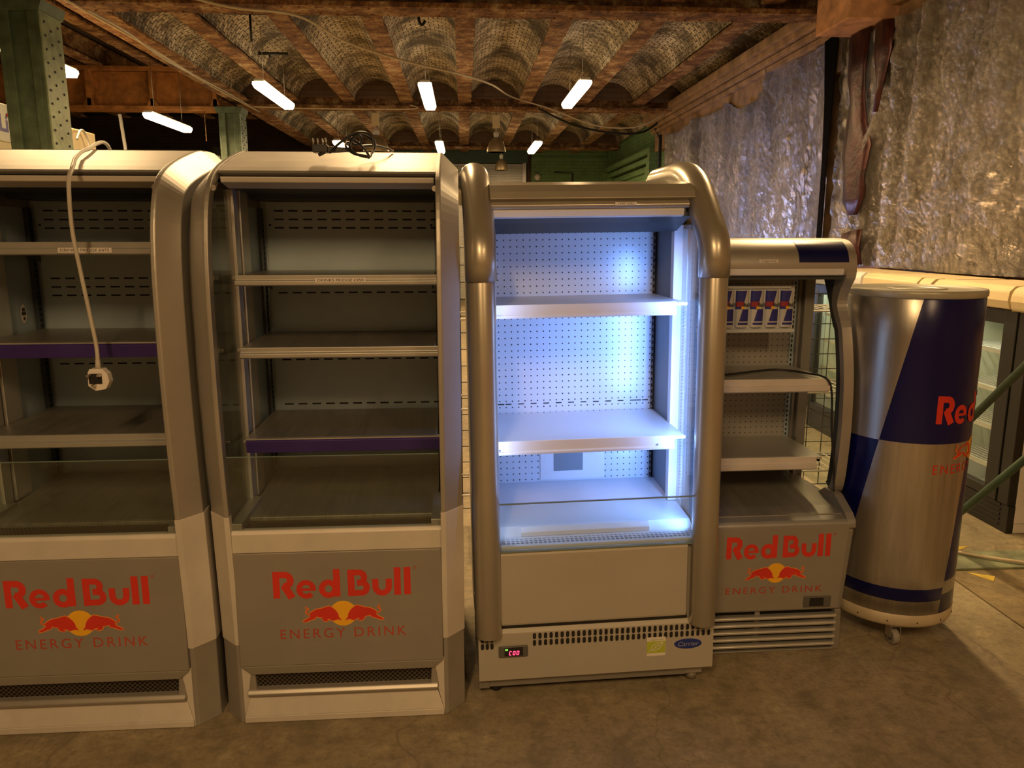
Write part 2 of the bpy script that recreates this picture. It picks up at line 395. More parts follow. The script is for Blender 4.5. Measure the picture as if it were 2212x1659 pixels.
def area(name, parent, loc, rot, sx, sy, e, col, spread=180):
    d = bpy.data.lights.new(name, 'AREA'); d.shape = 'RECTANGLE'; d.size = sx; d.size_y = sy; d.energy = e; d.color = col; d.spread = R(spread)
    o = bpy.data.objects.new(name, d); COL.objects.link(o); o.location = loc; o.rotation_euler = rot
    if parent is not None: o.parent = parent
    return o

# ---------------------------------------------------------------- lettering
def heavy(mb, ox, oz, ux, uz, T):
    """bold geometric wordmark, unit = cap height"""
    cnt = [0]
    def S(pts, w=.24, closed=False):
        k = cnt[0]; cnt[0] += 1
        mb.stroke([(p[0]*ux+ox, p[1]*uz+oz) for p in pts], w*(ux+uz)/2, lambda a, b: T(a, b, k % 3), closed)
    # R
    S([(.12, 0), (.12, 1)]); S([(.12, .88), (.43, .88)]+arc(.43, .665, .215, 90, -90)[1:]+[(.36, .45)]); S([(.40, .50), (.68, 0)], .27)
    # e
    S(arc(1.205, .31, .26, 0, 318, 24), .19); S([(1.0, .30), (1.56, .30)], .10)
    # d
    S(arc(2.03, .31, .245, 0, 360, 24)[:-1], .21, True); S([(2.34, 0), (2.34, 1.04)])
    # B
    o = 2.75
    S([(o+.12, 0), (o+.12, 1)]); S([(o+.12, .89), (o+.42, .89)]+arc(o+.42, .70, .19, 90, -90)[1:]+[(o+.34, .51)], .22)
    S([(o+.34, .50), (o+.50, .50)]+arc(o+.50, .31, .195, 90, -90)[1:]+[(o+.12, .115)], .22)
    o = 3.66
    S([(o+.11, .62), (o+.11, .34)]+arc(o+.36, .34, .25, 180, 360)[1:]+[(o+.61, .62)], .22)
    S([(4.59, 0), (4.59, 1.04)]); S([(4.96, 0), (4.96, 1.04)])
BULL = [(1122,862),(1135,835),(1152,818),(1158,775),(1185,725),(1225,685),(1265,660),(1300,668),(1370,690),(1440,702),(1500,738),(1512,748),
        (1513,790),(1530,812),(1575,838),(1604,856),(1602,868),(1570,868),(1505,842),(1452,826),(1432,792),(1420,806),(1368,812),(1362,840),(1338,862),(1300,870),(1278,856),
        (1308,838),(1285,836),(1262,842),(1240,862),(1205,858),(1180,848),(1158,846)]
TAIL = [(1508,768),(1540,768),(1562,750),(1562,722),(1540,705),(1534,692),(1550,682),(1566,662)]
def emblem(parent, c, r, T, eps):
    """yellow disc between two charging horned animals; T(x,z,layer)"""
    e = MB(); ring = [T(c[0]+r*math.cos(2*math.pi*i/40), c[1]+r*math.sin(2*math.pi*i/40), 0) for i in range(40)]
    e.add([T(c[0], c[1], 0)]+ring, [(0, i+1, (i+1) % 40+1) for i in range(40)])
    root = e.build('sun_disc', yel, parent, fix=False)
    def poly(pts, sgn, grow, lay, mb):
        P = [Vector(((x-1095)/172*sgn, -(y-765)/172)) for x, y in pts]
        if grow:
            n = len(P); Q = []
            area_ = sum(P[i].x*P[(i+1) % n].y-P[(i+1) % n].x*P[i].y for i in range(n)); s_ = 1 if area_ > 0 else -1
            for i in range(n):
                t = (P[(i+1) % n]-P[i-1]).normalized(); Q.append(P[i]+Vector((t.y, -t.x))*grow*s_)
            P = Q
        from mathutils.geometry import tessellate_polygon
        tris = tessellate_polygon([[Vector((p.x, p.y, 0)) for p in P]])
        mb.add([T(c[0]+p.x*r, c[1]+p.y*r, lay) for p in P], tris)
    for sgn in (1, -1):
        o = MB(); poly(BULL, sgn, .055, 1, o); tl = [((x-1095)/172*sgn*r+c[0], -(y-765)/172*r+c[1]) for x, y in TAIL]
        o.stroke(tl, .13*r, lambda x, z: T(x, z, 1))
        ob = o.build('charging_animal_outline', orange, root, fix=False)
        o = MB(); poly(BULL, sgn, 0, 2, o); o.stroke(tl, .055*r, lambda x, z: T(x, z, 2))
        for q in ([(1262,700),(1246,720)], [(1200,775),(1180,800)], [(1262,800),(1250,835)]):
            pass
        o.build('charging_animal', redm, root, fix=False)
    return root
def brand_front(parent, x0, z0, ux, uz, sun, sr, ex, ez, esz, esx, y=-.0, reg=True):
    T = lambda a, b, l=0: (a, y-.0006-.0003*l, b)
    mb = MB(); heavy(mb, x0, z0, ux, uz, T); lab(mb.build('lettering', redm, parent, fix=False), 'bold red lettering')
    emblem(parent, sun, sr, lambda a, b, l: (a, y-.0006-.0004*l, b), 0)
    lab(text('small_lettering', 'ENERGY DRINK', esz, lambda a, b: (ex+a, y-.0006, ez+b), redt, parent, esx, 1.28), 'thin red lettering')
    if reg: text('trademark_sign', '®', .016, lambda a, b: (x0+5.25*ux+a, y-.0006, z0+1.0*uz+b), redt, parent)

# ================================================================ THE HALL
# floor: main concrete, paler slab strip, brown slab
def grid_floor(name, x0, x1, y0, y1, z, m, n=1):
    mb = MB(); mb.box((x0, y0, z-.1), (x1, y1, z)); return struct(mb.build(name, m))
grid_floor('floor', -9.5, 2.05, -4, 20.2, 0, floor_m)
grid_floor('floor', 2.05, 2.30, -4, 3.36, 0, slab_m)
grid_floor('floor', 2.31, 3.65, -4, 3.36, 0, slab_b)
grid_floor('floor', 2.05, 3.65, 3.56, 20.2, 0, slab_m)
mb = MB(); mb.box((2.05, 3.36, -.1), (3.65, 3.56, .012)); tag(mb.build('kerb_stone', greenkerb, bevel=.006), 'worn green-tinted kerb stone across the floor beside the giant can', 'kerb')
mb = MB(); mb.box((2.30, -4, -.1), (2.31, 3.36, -.012)); struct(mb.build('trim_1', dark))

# ceiling: brick jack arches between rusty beams, three bays
BX = [-3.42, -2.60, -1.73, -.85, .04, .98, 1.88, 2.78, 3.62]
BAYS = [(-4.0, 1.7), (2.05, 7.22), (7.50, 12.66), (12.94, 18.16), (18.44, 20.1)]
ZB = 3.64
mb = MB(); mb.uv = []
for (y0, y1) in BAYS:
    for a, b in zip(BX[:-1], BX[1:]):
        xa, xb = a+.07, b-.07; rise = .27; half = (xb-xa)/2; rad = (half*half+rise*rise)/(2*rise); cz = ZB+.05+rise-rad; th = math.asin(min(1, half/rad)); N = 14; M_ = 26
        base = len(mb.v); jit = random.uniform(-.02, .02)
        for j in range(M_+1):
            yy = y0+(y1-y0)*j/M_
            for i in range(N+1):
                t = -th+2*th*i/N; x = (xa+xb)/2+rad*math.sin(t); z = cz+rad*math.cos(t)+jit
                d = noise.noise((x*3, yy*3, z*3))*.012; mb.v.append((x, yy, z+d)); mb.uv.append((rad*t*1.0+a, yy))
        for j in range(M_):
            for i in range(N):
                k = base+j*(N+1)+i; mb.f.append([k, k+1, k+N+2, k+N+1]); mb.m.append(0); mb.sm.append(True)
        # end lunettes
        for yy in (y0, y1):
            base = len(mb.v)
            for i in range(N+1):
                t = -th+2*th*i/N; mb.v.append(((xa+xb)/2+rad*math.sin(t), yy, cz+rad*math.cos(t)+jit)); mb.uv.append((t, yy))
            mb.f.append(list(range(base, base+N+1))); mb.m.append(1); mb.sm.append(False)
o = mb.build('ceiling', [vaultm, darkbrick], fix=False); struct(o)
mb = MB(); mb.box((-9.6, -4, 4.45), (3.7, 20.3, 4.6)); mb.box((-3.30, -4, 4.06), (3.7, 20.3, 4.2)); struct(mb.build('ceiling', darkbrick))

bayname = ['overhead', 'near', 'middle', 'far', 'last']
bname = ['over the column line', 'first right of the column line', 'second right of the column line', 'third right of the column line', 'in the centre of the hall', 'first right of centre', 'second right of centre', 'nearest the sheeted wall']
def ibeam(y0, y1, x, zb, h, wd, m, name, label, group):
    mb = MB(); n = max(2, int((y1-y0)/.12)); rnd = random.Random(int(x*100)+int(y0*10))
    def strip(w2, za, zb_, jit):
        prev = None
        for j in range(n+1):
            y = y0+(y1-y0)*j/n; jj = rnd.uniform(-jit, jit); kk = rnd.uniform(-jit, jit)
            ring = [(x-w2+jj, y, za+rnd.uniform(-jit, jit)*.4), (x+w2+kk, y, za+rnd.uniform(-jit, jit)*.4), (x+w2+kk, y, zb_), (x-w2+jj, y, zb_)]
            base = len(mb.v); mb.v += ring
            if prev is not None:
                for q in range(4): mb.f.append([prev+q, prev+(q+1) % 4, base+(q+1) % 4, base+q]); mb.m.append(0); mb.sm.append(False)
            else: mb.f.append([base, base+1, base+2, base+3]); mb.m.append(0); mb.sm.append(False)
            prev = base
        mb.f.append([prev+3, prev+2, prev+1, prev]); mb.m.append(0); mb.sm.append(False)
    strip(wd/2, zb, zb+.03, .007); strip(.02, zb+.03, zb+h-.03, 0)
    strip(wd/2*.9, zb+h-.03, zb+h, 0)
    o = mb.build(name, m); tag(o, label, 'beam', group)
    return o
for bi, (y0, y1) in enumerate(BAYS):
    if bi == 0: continue
    for xi, x in enumerate(BX[:-1]):
        wd = .30 if xi == 0 else .20
        ibeam(y0-.04, y1+.04, x, ZB, .34, wd, rust, 'ceiling_beam', 'rusty iron beam between brick vaults, %s bay, %s' % (bayname[bi], bname[xi]), 'rusty beams under the vaulted ceiling')
# cross girders
def girder(y, nm):
    mb = MB(); z = ZB-.09
    mb.box((-3.30, y-.15, z), (3.62, y+.15, z+.045)); mb.box((-3.30, y-.02, z+.045), (3.62, y+.02, z+.40)); mb.box((-3.30, y-.12, z+.40), (3.62, y+.12, z+.43))
    for i in range(46):
        for s in (-1, 1): mb.lathe([(.014, 0), (.010, -.010), (.001, -.013)], 8, (-3.2+i*.15, y+s*.10, z))
    tag(mb.build('cross_girder', rust, bevel=.004), 'rusty riveted iron girder crossing the ceiling %s' % nm, 'girder', 'cross girders')
girder(7.36, 'nearest the camera'); girder(12.8, 'beyond the first hanging lamps'); girder(18.3, 'in front of the green end wall')
# left aisle: riveted orange girder sections, beams and dark deck
def panel_girder(y, x0, x1, lbl):
    mb = MB(); zb, zt = 3.50, 4.12
    mb.box((x0, y-.17, zb), (x1, y+.17, zb+.05)); mb.box((x0, y-.17, zt-.05), (x1, y+.17, zt)); mb.box((x0, y-.03, zb+.05), (x1, y+.03, zt-.05))
    n = max(1, round((x1-x0)/.98)); st = (x1-x0)/n
    for i in range(n+1):
        x = x0+i*st; mb.box((x-.03, y-.15, zb+.05), (x+.03, y-.03, zt-.05))
        mb.prism([(x-.09, zb+.05), (x+.09, zb+.05), (x+.03, zb+.16), (x-.03, zb+.16)], y-.15, y-.03, axis='y')
    for i in range(n):
        a = x0+i*st+.07; b = a+st-.14
        mb.box((a, y-.045, zb+.06), (b, y-.03, zb+.15)); mb.box((a, y-.045, zt-.15), (b, y-.03, zt-.06)); mb.box((a, y-.045, zb+.15), (a+.09, y-.03, zt-.15)); mb.box((b-.09, y-.045, zb+.15), (b, y-.03, zt-.15))
        k = int((b-a)/.075)
        for j in range(k+1):
            for z in (zb+.105, zt-.105):
                xx = a+(b-a)*j/k; mb.add(*riv(xx, y-.045, z))
        for j in range(1, 5):
            for xx in (a+.045, b-.045): mb.add(*riv(xx, y-.045, zb+.10+j*.085))
    return tag(mb.build('riveted_girder', oranger), lbl, 'girder', 'orange riveted girders')
def riv(x, y, z, r=.014):
    v = [(x+r*math.cos(a), y, z+r*math.sin(a)) for a in [i*math.pi/3 for i in range(6)]]+[(x+r*.5*math.cos(a), y-.011, z+r*.5*math.sin(a)) for a in [i*math.pi/3 for i in range(6)]]
    return v, [(i, (i+1) % 6, 6+(i+1) % 6, 6+i) for i in range(6)]+[tuple(range(6, 12))]
panel_girder(12.8, -9.4, -3.78, 'orange rusted girder of riveted panels crossing behind the big green column')
panel_girder(7.36, -9.4, -3.90, 'orange rusted girder of riveted panels above the big green column')
for i, x in enumerate([-4.6, -5.5, -6.4, -7.3, -8.2]):
    ibeam(2.0, 18.0, x, 4.12, .30, .2, rust, 'ceiling_beam', 'rusty timber-brown beam over the dark left aisle, %s from the column' % ['first', 'second', 'third', 'fourth', 'fifth'][i], 'beams over the left aisle')

# walls
mb = MB(); mb.box((3.62, -4, -.1), (3.9, 12.0, 4.3)); struct(mb.build('wall_right', plaster))
mb = MB(); mb.box((3.62, 12.0, -.1), (3.9, 20.3, 4.3))
for d, (ya, yb) in enumerate([(14.7, 19.2), (15.1, 18.9), (15.5, 18.6)]):
    mb.box((3.62-.07*(3-d), ya-.3, .0), (3.62, ya-.15, 3.1-.14*d)); mb.box((3.62-.07*(3-d), yb, .0), (3.62, yb+.15, 3.1-.14*d)); mb.box((3.62-.07*(3-d), ya-.3, 3.1-.14*d), (3.62, yb+.15, 3.2-.14*d))
struct(mb.build('wall_right', greenbrick))
mb = MB(); mb.box((-9.6, 20.0, -.1), (1.72, 20.3, 4.5)); struct(mb.build('wall_back', darkbrick))
mb = MB(); mb.box((1.72, 19.9, -.1), (3.7, 20.3, 4.5)); mb.box((1.72, 19.86, 3.42), (3.7, 19.9, 3.54)); struct(mb.build('wall_back', greenbrick))
mb = MB(); mb.box((-9.7, -4, -.1), (-9.5, 20.3, 4.6)); struct(mb.build('wall_left', darkbrick))
mb = MB(); mb.box((-9.6, -4.3, -.1), (3.9, -4, 4.6)); struct(mb.build('wall_front', plaster))
# cornice along right wall
mb = MB()
for i, (d, z0, z1) in enumerate([(.34, 3.60, 3.70), (.29, 3.54, 3.60), (.24, 3.475, 3.53), (.19, 3.41, 3.465)]): mb.box((3.62-d, -4, z0), (3.62, 14.4, z1))
mb.box((3.50, -4, 3.1), (3.62, 14.4, 3.41)); struct(mb.build('trim_2', plaster, bevel=.006))
mb = MB(); mb.box((3.09, 6.40, 3.31), (3.64, 7.0, 3.75)); mb.box((3.53, 6.40, 0), (3.62, 7.05, 3.3)); struct(mb.build('trim_3', mat('orange_pier_plaster', (.62, .33, .17), .8, 0, .25, 6, .3, 30, dirt=.3), bevel=.01))
# roller shutter + frame
t = thing('roller_shutter', 'grey ribbed roller shutter with dark green housing in the end wall', 'shutter', (0, 19.86, 0))
prof = []
for i in range(84):
    z = .02+i*.04; prof += [(0, z), (-.022, z+.01), (-.022, z+.022), (0, z+.032)]
mb = MB(); mb.sheet(prof, -2.2, 1.50, .004); mb.build('curtain', alu, t)
mb = MB(); mb.box((-2.3, -.14, 3.38), (1.62, .02, 3.78)); mb.build('housing', mat('dark_green_housing', (.04, .085, .07), .5, 0, .15, 5), t, bevel=.01)
for a_, b_ in ((1.50, 1.58), (-2.28, -2.2)): mb = MB(); mb.box((a_, -.06, 0), (b_, .03, 3.38)); mb.build('guide_rail', alu, t)
# small items on green walls
def lens(p0, p1, name, m, label, cat, r=.02, grp=None): 
    mb = MB(); mb.tube(smooth_path(p0, 5) if len(p0) > 2 else p0, r, 8); return tag(mb.build(name, m), label, cat, grp)
t = thing('wall_lamp', 'small round bulb on a bracket against the green end wall', 'wall lamp', (1.87, 19.84, 3.05))
mb = MB(); mb.lathe([(.001, -.09), (.06, -.06), (.085, 0), (.06, .06), (.02, .09)], 16); mb.build('bulb', paper, t)
mb = MB(); mb.box((-.02, 0, -.12), (.02, .05, .12)); mb.build('bracket', blackg, t)
mb = MB(); mb.tube([(2.75, 19.86, 0), (2.75, 19.86, 3.15), (2.3, 19.86, 3.17)], .02, 8); tag(mb.build('wall_conduit', blackg), 'dark conduit pipe running up the green end wall', 'pipe')
mb = MB(); mb.tube([(3.48, 13.9, 0), (3.48, 13.9, 3.35)], .022, 8); mb.tube([(3.47, 14.05, 0), (3.50, 14.05, 3.3), (3.40, 14.05, 3.5)], .016, 8); tag(mb.build('wall_conduit', blackg), 'pair of dark conduit pipes on the green side wall by the sheeting', 'pipe')
mb = MB(); mb.tube([(3.45, 17.6, 2.55), (3.1, 17.2, 2.65)], .03, 8); mb.box((3.05, 17.1, 2.6), (3.15, 17.25, 2.7)); tag(mb.build('wall_bracket', green_p), 'green iron bracket sticking out of the green side wall', 'bracket')

# back-left dark sheeting
def cloth(name, y0, y1, z0f, z1f, xf, m, res=.05, axis='y', seed=0):
    mb = MB(); ny = max(2, int((y1-y0)/res)); nz = max(2, int(3.2/res))
    for j in range(ny+1):
        y = y0+(y1-y0)*j/ny
        for i in range(nz+1):
            v = i/nz; z = z0f(y)+(z1f(y)-z0f(y))*v; x = xf(y, z, v)
            mb.v.append((x, y, z) if axis == 'y' else (y, x, z))
    for j in range(ny):
        for i in range(nz):
            k = j*(nz+1)+i; mb.f.append([k, k+1, k+nz+2, k+nz+1]); mb.m.append(0); mb.sm.append(True)
    o = mb.build(name, m, fix=False)
    return o
darksheet = mat('black_sheeting', (.03, .028, .022), .35, .2, .3, 4, .9, 9)
o = cloth('dark_sheeting', -9.2, -2.4, lambda y: .02, lambda y: 3.45+.08*math.sin(y*2), lambda y, z, v: 18.0+.10*noise.noise((y*1.3, z*.5, 3))+.05*noise.noise((y*4, z*1.3, 9)), darksheet, .1, 'x')
tag(o, 'black plastic sheeting hung across the far left end of the hall', 'sheeting')

# silver tarps on right wall
def tx(amp, seed, folds):
    def f(y, z, v):
        rg = lambda a, b, c: 1-2*abs(noise.noise((a, b, c)))
        wy = y+.10*noise.noise((y*2, z*2, seed+7)); x = 3.44+amp*(.45*noise.noise((y*1.6, z*.35, seed))+.22*rg(wy*4, z*1.1, seed+5)+.26*rg(wy*9+z*2, z*3.5, seed+9)+.17*rg(wy*19, z*10-y*3, seed+2)+.07*noise.noise((y*40, z*30, seed+2)))
        for (fy, fz, wd, a, sl) in folds:
            d = (y-fy-(fz-z)*sl)/(wd*(.35+.65*min(1, abs(fz-z)*.8)))
            x -= a*math.exp(-d*d)
        return min(x, 3.49)
    return f
def topA(y):
    pts = [(9.1, 3.30), (10.33, 3.316), (11.777, 3.322), (13.5, 3.287)]
    for (a, za), (b, zb) in zip(pts[:-1], pts[1:]):
        if a <= y <= b:
            t = (y-a)/(b-a); return za+(zb-za)*t-.16*4*t*(1-t)*(1 if a < 9.5 else .25)
    return 3.3
o = cloth('silver_tarpaulin', 9.16, 13.5, lambda y: .5, topA, tx(.10, 3, [(10.33, 3.3, .16, .09, .02), (11.77, 3.3, .18, .10, -.03), (13.2, 3.3, .2, .08, -.02), (9.6, 3.2, .14, .06, .05)]), tarp_m, .035)
tag(o, 'crinkled silver tarpaulin farthest down the right wall, hung in three scallops', 'tarpaulin', 'silver tarpaulins on the right wall')
o = cloth('silver_tarpaulin', 7.42, 9.14, lambda y: .04, lambda y: 3.458-(9.1-y)*.03-.10*math.sin((y-7.42)/1.72*math.pi)*.3, tx(.09, 21, [(9.0, 3.4, .12, .06, .04), (7.8, 3.0, .1, .04, .1)]), tarp_m, .03)
tag(o, 'crinkled silver tarpaulin between the scalloped sheet and the dark slit', 'tarpaulin', 'silver tarpaulins on the right wall')
t = cloth('silver_tarpaulin', 2.6, 7.26, lambda y: 1.345, lambda y: 3.47 if y > 7 else (3.29 if y > 5.9 else min(3.37, 3.29+(5.9-y)*.17)), tx(.10, 40, [(6.9, 3.4, .10, .08, .02), (6.25, 3.3, .1, .08, -.02), (5.9, 3.3, .14, .08, .03), (6.6, 1.9, .15, .07, .1), (4.9, 3.4, .3, .05, .25), (4.2, 3.4, .3, .05, .45)]), tarp_m, .024)
tag(t, 'large crinkled silver tarpaulin with maroon streaks above the white coolers', 'tarpaulin', 'silver tarpaulins on the right wall')
def ribbon(L_, Rr, name):
    mb = MB(); n = len(L_); N = 5
    for (a, b) in zip(L_, Rr):
        for i in range(N+1):
            s_ = i/N; y = a[0]+(b[0]-a[0])*s_; z = a[1]+(b[1]-a[1])*s_
            mb.v.append((3.392+.03*noise.noise((y*9, z*5, 2))-.02*math.sin(s_*math.pi), y, z))
    for j in range(n-1):
        for i in range(N): k = j*(N+1)+i; mb.f.append([k, k+1, k+N+2, k+N+1]); mb.m.append(0); mb.sm.append(True)
    o = mb.build(name, maroon, t, fix=False); so = o.modifiers.new('t', 'SOLIDIFY'); so.thickness = .01; return lab(o, 'maroon turned-over fold')
ribbon([(6.95,3.30),(6.93,2.95),(6.86,2.75),(6.90,2.55),(6.93,2.3),(6.86,2.1),(6.84,1.9),(6.72,1.78)], [(6.60,3.30),(6.62,3.0),(6.62,2.75),(6.56,2.55),(6.46,2.35),(6.50,2.1),(6.48,1.95),(6.58,1.78)], 'turned_fold')
ribbon([(6.52,3.30),(6.50,3.05),(6.42,2.8),(6.44,2.6)], [(6.27,3.28),(6.25,3.05),(6.33,2.8),(6.40,2.6)], 'turned_fold')
ribbon([(6.80,1.62),(6.88,1.5),(6.84,1.36)], [(6.46,1.66),(6.50,1.5),(6.44,1.36)], 'turned_fold')
mb = MB(); mb.add([(3.40, 7.20, 3.40), (3.40, 7.46, 3.38), (3.41, 7.40, 2.85), (3.41, 7.36, 2.3), (3.41, 7.36, .1), (3.41, 7.26, .1), (3.41, 7.27, 2.3), (3.41, 7.24, 2.85)], [tuple(range(8))])  # black sheet paints the darkness of the gap between two tarpaulins
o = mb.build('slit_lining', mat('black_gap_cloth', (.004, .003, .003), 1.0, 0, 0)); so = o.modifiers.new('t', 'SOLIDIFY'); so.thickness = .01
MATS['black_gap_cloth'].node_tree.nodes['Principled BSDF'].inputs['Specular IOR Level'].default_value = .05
tag(o, 'narrow black strip hanging in the slit between two silver tarpaulins', 'cloth')

# ---- columns
def column(x, y, w_, lbl):
    t = thing('iron_column', lbl, 'column', (x, y, 0), 0, 'green riveted columns')
    h = 3.545; a = w_/2
    mb = MB(); mb.box((-a+.03, -a+.04, 0), (a-.03, a-.04, h-.09)); mb.box((-a, -a, 0), (-a+.035, a, h-.09)); mb.box((a-.035, -a, 0), (a, a-.0, h-.09))
    mb.box((-a+.035, -a+.0, 0), (-a+.10, -a+.04, h-.09)); mb.box((a-.10, -a, 0), (a-.035, -a+.04, h-.09))
    mb.build('shaft', green_p, t, bevel=.004)
    mb = MB(); mb.box((a, -a, 0), (a+.012, a, h-.09))
    for i in range(int(h/.11)):
        for j, yy in enumerate((-a+.05, -.02, a-.07)):
            z = .08+i*.11+(.055 if j == 1 else 0)
            if z < h-.12:
                v, f = riv(yy, 0, z, .013); mb.add([(a+.012+(-q[1]), q[0], q[2]) for q in v], f, 1)
    mb.build('riveted_face', [green_l, blackg], t)
    mb = MB(); mb.prism([(-a-.05, h), (-a-.02, h-.09), (a+.02, h-.09), (a+.05, h)], -a-.03, a+.03, axis='y'); mb.build('cap', green_p, t, bevel=.006)
    mb = MB(); mb.box((-a-.06, -a-.06, 0), (a+.06, a+.06, .06)); mb.build('base_plate', green_p, t, bevel=.01)
    return t
column(-3.705, 7.31, .345, 'big green riveted iron column behind the leftmost fridge')
t2 = column(-3.575, 12.78, .32, 'smaller far green riveted column above the gap between two fridges')
for ch in t2.children:
    if ch.name.startswith('riveted_face'): ch.data.materials[0] = green_b

# ---- batten lamps
def batten(loc, label, group='hanging batten lamps', e=LAMP_W, ln=1.5, wl=.655, col=WARM):
    t = thing('batten_lamp', label, 'ceiling lamp', loc, 0, group)
    mb = MB(); mb.prism([(-.055, .05), (-.055, .075), (.055, .075), (.055, .05)], -ln/2-.02, ln/2+.02, axis='y'); mb.build('housing', white, t, bevel=.006)
    mb = MB(); mb.prism([(-.075, .05), (-.08, .02), (-.055, -.025), (.055, -.025), (.08, .02), (.075, .05)], -ln/2, ln/2, axis='y'); mb.build('diffuser', lampglow, t, bevel=.004)
    for s in (-1, 1):
        mb = MB(); mb.cyl((0, s*ln*.36, .07), (0, s*ln*.36, wl), .004, n=6); mb.build('suspension_wire', chrome, t)
    l = area('lamp_light', t, (0, 0, -.035), (0, 0, 0), .12, ln, e, col)
    return t
batten((-2.29, 10.1, 3.27), 'glowing batten lamp, left of the three in the middle row')
batten((-.42, 10.05, 3.27), 'glowing batten lamp, centre one of the three in the middle row')
batten((1.385, 9.8, 3.27), 'glowing batten lamp, right of the three in the middle row')
batten((-4.26, 12.0, 3.2), 'glowing batten lamp in the left aisle below the orange girder', wl=1.2)
batten((-4.20, 8.30, 3.30), 'glowing batten lamp half hidden behind the big green column', wl=1.1)
batten((-2.30, 15.6, 3.27), 'glowing batten lamp in the far row, seen behind the coiled black cable')
batten((-.43, 15.6, 3.27), 'glowing batten lamp in the far row, above the fridge with the coiled cable')
batten((1.40, 15.5, 3.27), 'glowing batten lamp in the far row, in front of the green end wall')
batten((-2.3, 4.7, 3.27), 'batten lamp above the leftmost fridge', e=LAMP_W*.8)
batten((-.42, 4.7, 3.27), 'batten lamp above the second fridge', e=LAMP_W*.9)
batten((2.2, 4.75, 3.27), 'batten lamp above the glass-door coolers')
batten((-.6, -1.1, 3.27), 'batten lamp over the front aisle, left', e=FRONT_W, col=WARM_F)
batten((1.6, -1.4, 3.27), 'batten lamp over the front aisle, right', e=FRONT_W*.6, col=WARM_F)

# ---- dome lamps
def dome(x, y, z, d, h, lbl, dropz):
    t = thing('dome_lamp', lbl, 'pendant lamp', (x, y, z), 0, 'industrial dome pendants')
    r = d/2
    mb = MB(); mb.lathe([(r, 0), (r*1.0, .02), (r*.93, h*.35), (r*.72, h*.7), (r*.42, h*.93), (r*.22, h), (r*.20, h-.006), (r*.40, h*.90), (r*.69, h*.66), (r*.90, h*.32), (r*.96, .0)], 28); mb.build('shade', mat('bronze_shade', (.40, .32, .20), .38, .6, .08, 6) if 'bronze_shade' not in MATS else MATS['bronze_shade'], t)
    mb = MB(); mb.lathe([(r*.22, h), (r*.3, h+.05), (r*.3, h+.09), (.02, h+.10)], 16); mb.cyl((0, 0, h+.1), (0, 0, h+.16), .008); mb.build('lamp_neck', white, t)
    mb = MB(); mb.box((-.06, -.06, h+.16), (.06, .06, h+.36)); mb.build('gear_box', cream, t, bevel=.006)
    mb = MB(); mb.cyl((0, 0, h+.36), (0, 0, dropz-z), .008, n=8); mb.build('hanger_rod', blackg, t)
    return t
dome(.575, 13.6, 3.0, .32, .24, 'bronze dome lamp hanging above the lit fridge, larger of two', 3.9)
dome(.85, 17.5, 3.02, .29, .24, 'pale dome lamp hanging beside the roller shutter, smaller one', 3.9)
dome(-1.45, 13.6, 2.99, .43, .27, 'bronze dome lamp half hidden behind the coiled black cable', 3.9)

# ---- ceiling cables, hooks
def cable(name, pts, r, m, label, cat='cable', k=8, grp=None):
    mb = MB(); mb.tube(smooth_path(pts, k), r, 8); return tag(mb.build(name, m), label, cat, grp)
cable('ceiling_cable', [(-3.1, 7.14, 3.80), (-2.02, 7.05, 3.50), (-1.40, 7.1, 3.44), (-1.05, 7.5, 3.33), (-.62, 7.7, 3.235), (-.30, 7.9, 3.20), (-.02, 8.2, 3.20), (.35, 9.4, 3.32), (.75, 12.0, 3.63), (1.4, 12.62, 3.56), (2.1, 12.6, 3.32), (2.75, 12.6, 3.30), (3.2, 12.6, 3.5)], .011, cable_c, 'cream cable looping across the brick ceiling towards the sheeted wall')
cable('ceiling_cable', [(-3.44, 7.2, 3.62), (-3.36, 9, 3.60), (-3.34, 11, 3.57), (-3.24, 13, 3.55)], .012, cable_c, 'pale cable bundle running under the beam by the big green column')
cable('ceiling_cable', [(-3.40, 7.2, 3.60), (-3.30, 8.3, 3.585), (-3.33, 9.5, 3.55), (-3.26, 11.5, 3.56), (-3.2, 13, 3.53)], .008, cable_w, 'thin grey cable running under the beam by the big green column')
cable('ceiling_cable', [(1.2, 12.55, 3.55), (1.9, 13.4, 3.42), (2.6, 13.6, 3.33), (3.1, 13.7, 3.36), (3.42, 13.8, 3.55)], .018, black, 'black cable sagging near the green side wall')
cable('ceiling_cable', [(-.80, 12.62, 3.6), (-.78, 12.61, 3.54), (-2.2, 12.6, 3.53), (-3.2, 12.6, 3.55)], .01, cable_c, 'pale cable clipped along the second girder')
def tbar(x, y, z, w_, drop, lbl):
    mb = MB(); mb.cyl((x-w_/2, y, z), (x+w_/2, y, z), .018, n=8); mb.cyl((x, y, z), (x, y, z-drop), .012, n=8); tag(mb.build('hanging_bar', black), lbl, 'hook', 'iron hanging bars')
tbar(-2.02, 8.05, 3.70, .50, .26, 'black iron T-bar hanging under a vault, nearer one')
tbar(-2.35, 10.2, 3.80, .45, .05, 'black iron bar across a vault beyond the nearer T-bar')
mb = MB(); mb.tube(smooth_path([(-.40, 7.9, 3.95), (-.40, 7.9, 3.72), (-.40, 7.9, 3.62), (-.37, 7.9, 3.58), (-.34, 7.9, 3.62)], 5), .014, 8); tag(mb.build('iron_hook', black), 'black iron hook hanging from the vault left of centre', 'hook')
mb = MB(); mb.tube([(-3.98, 12.75, 3.505), (-3.97, 12.72, 3.05)], .008, 6); tag(mb.build('hanging_rod', rust), 'thin rusty rod hanging beside the far green column', 'rod')

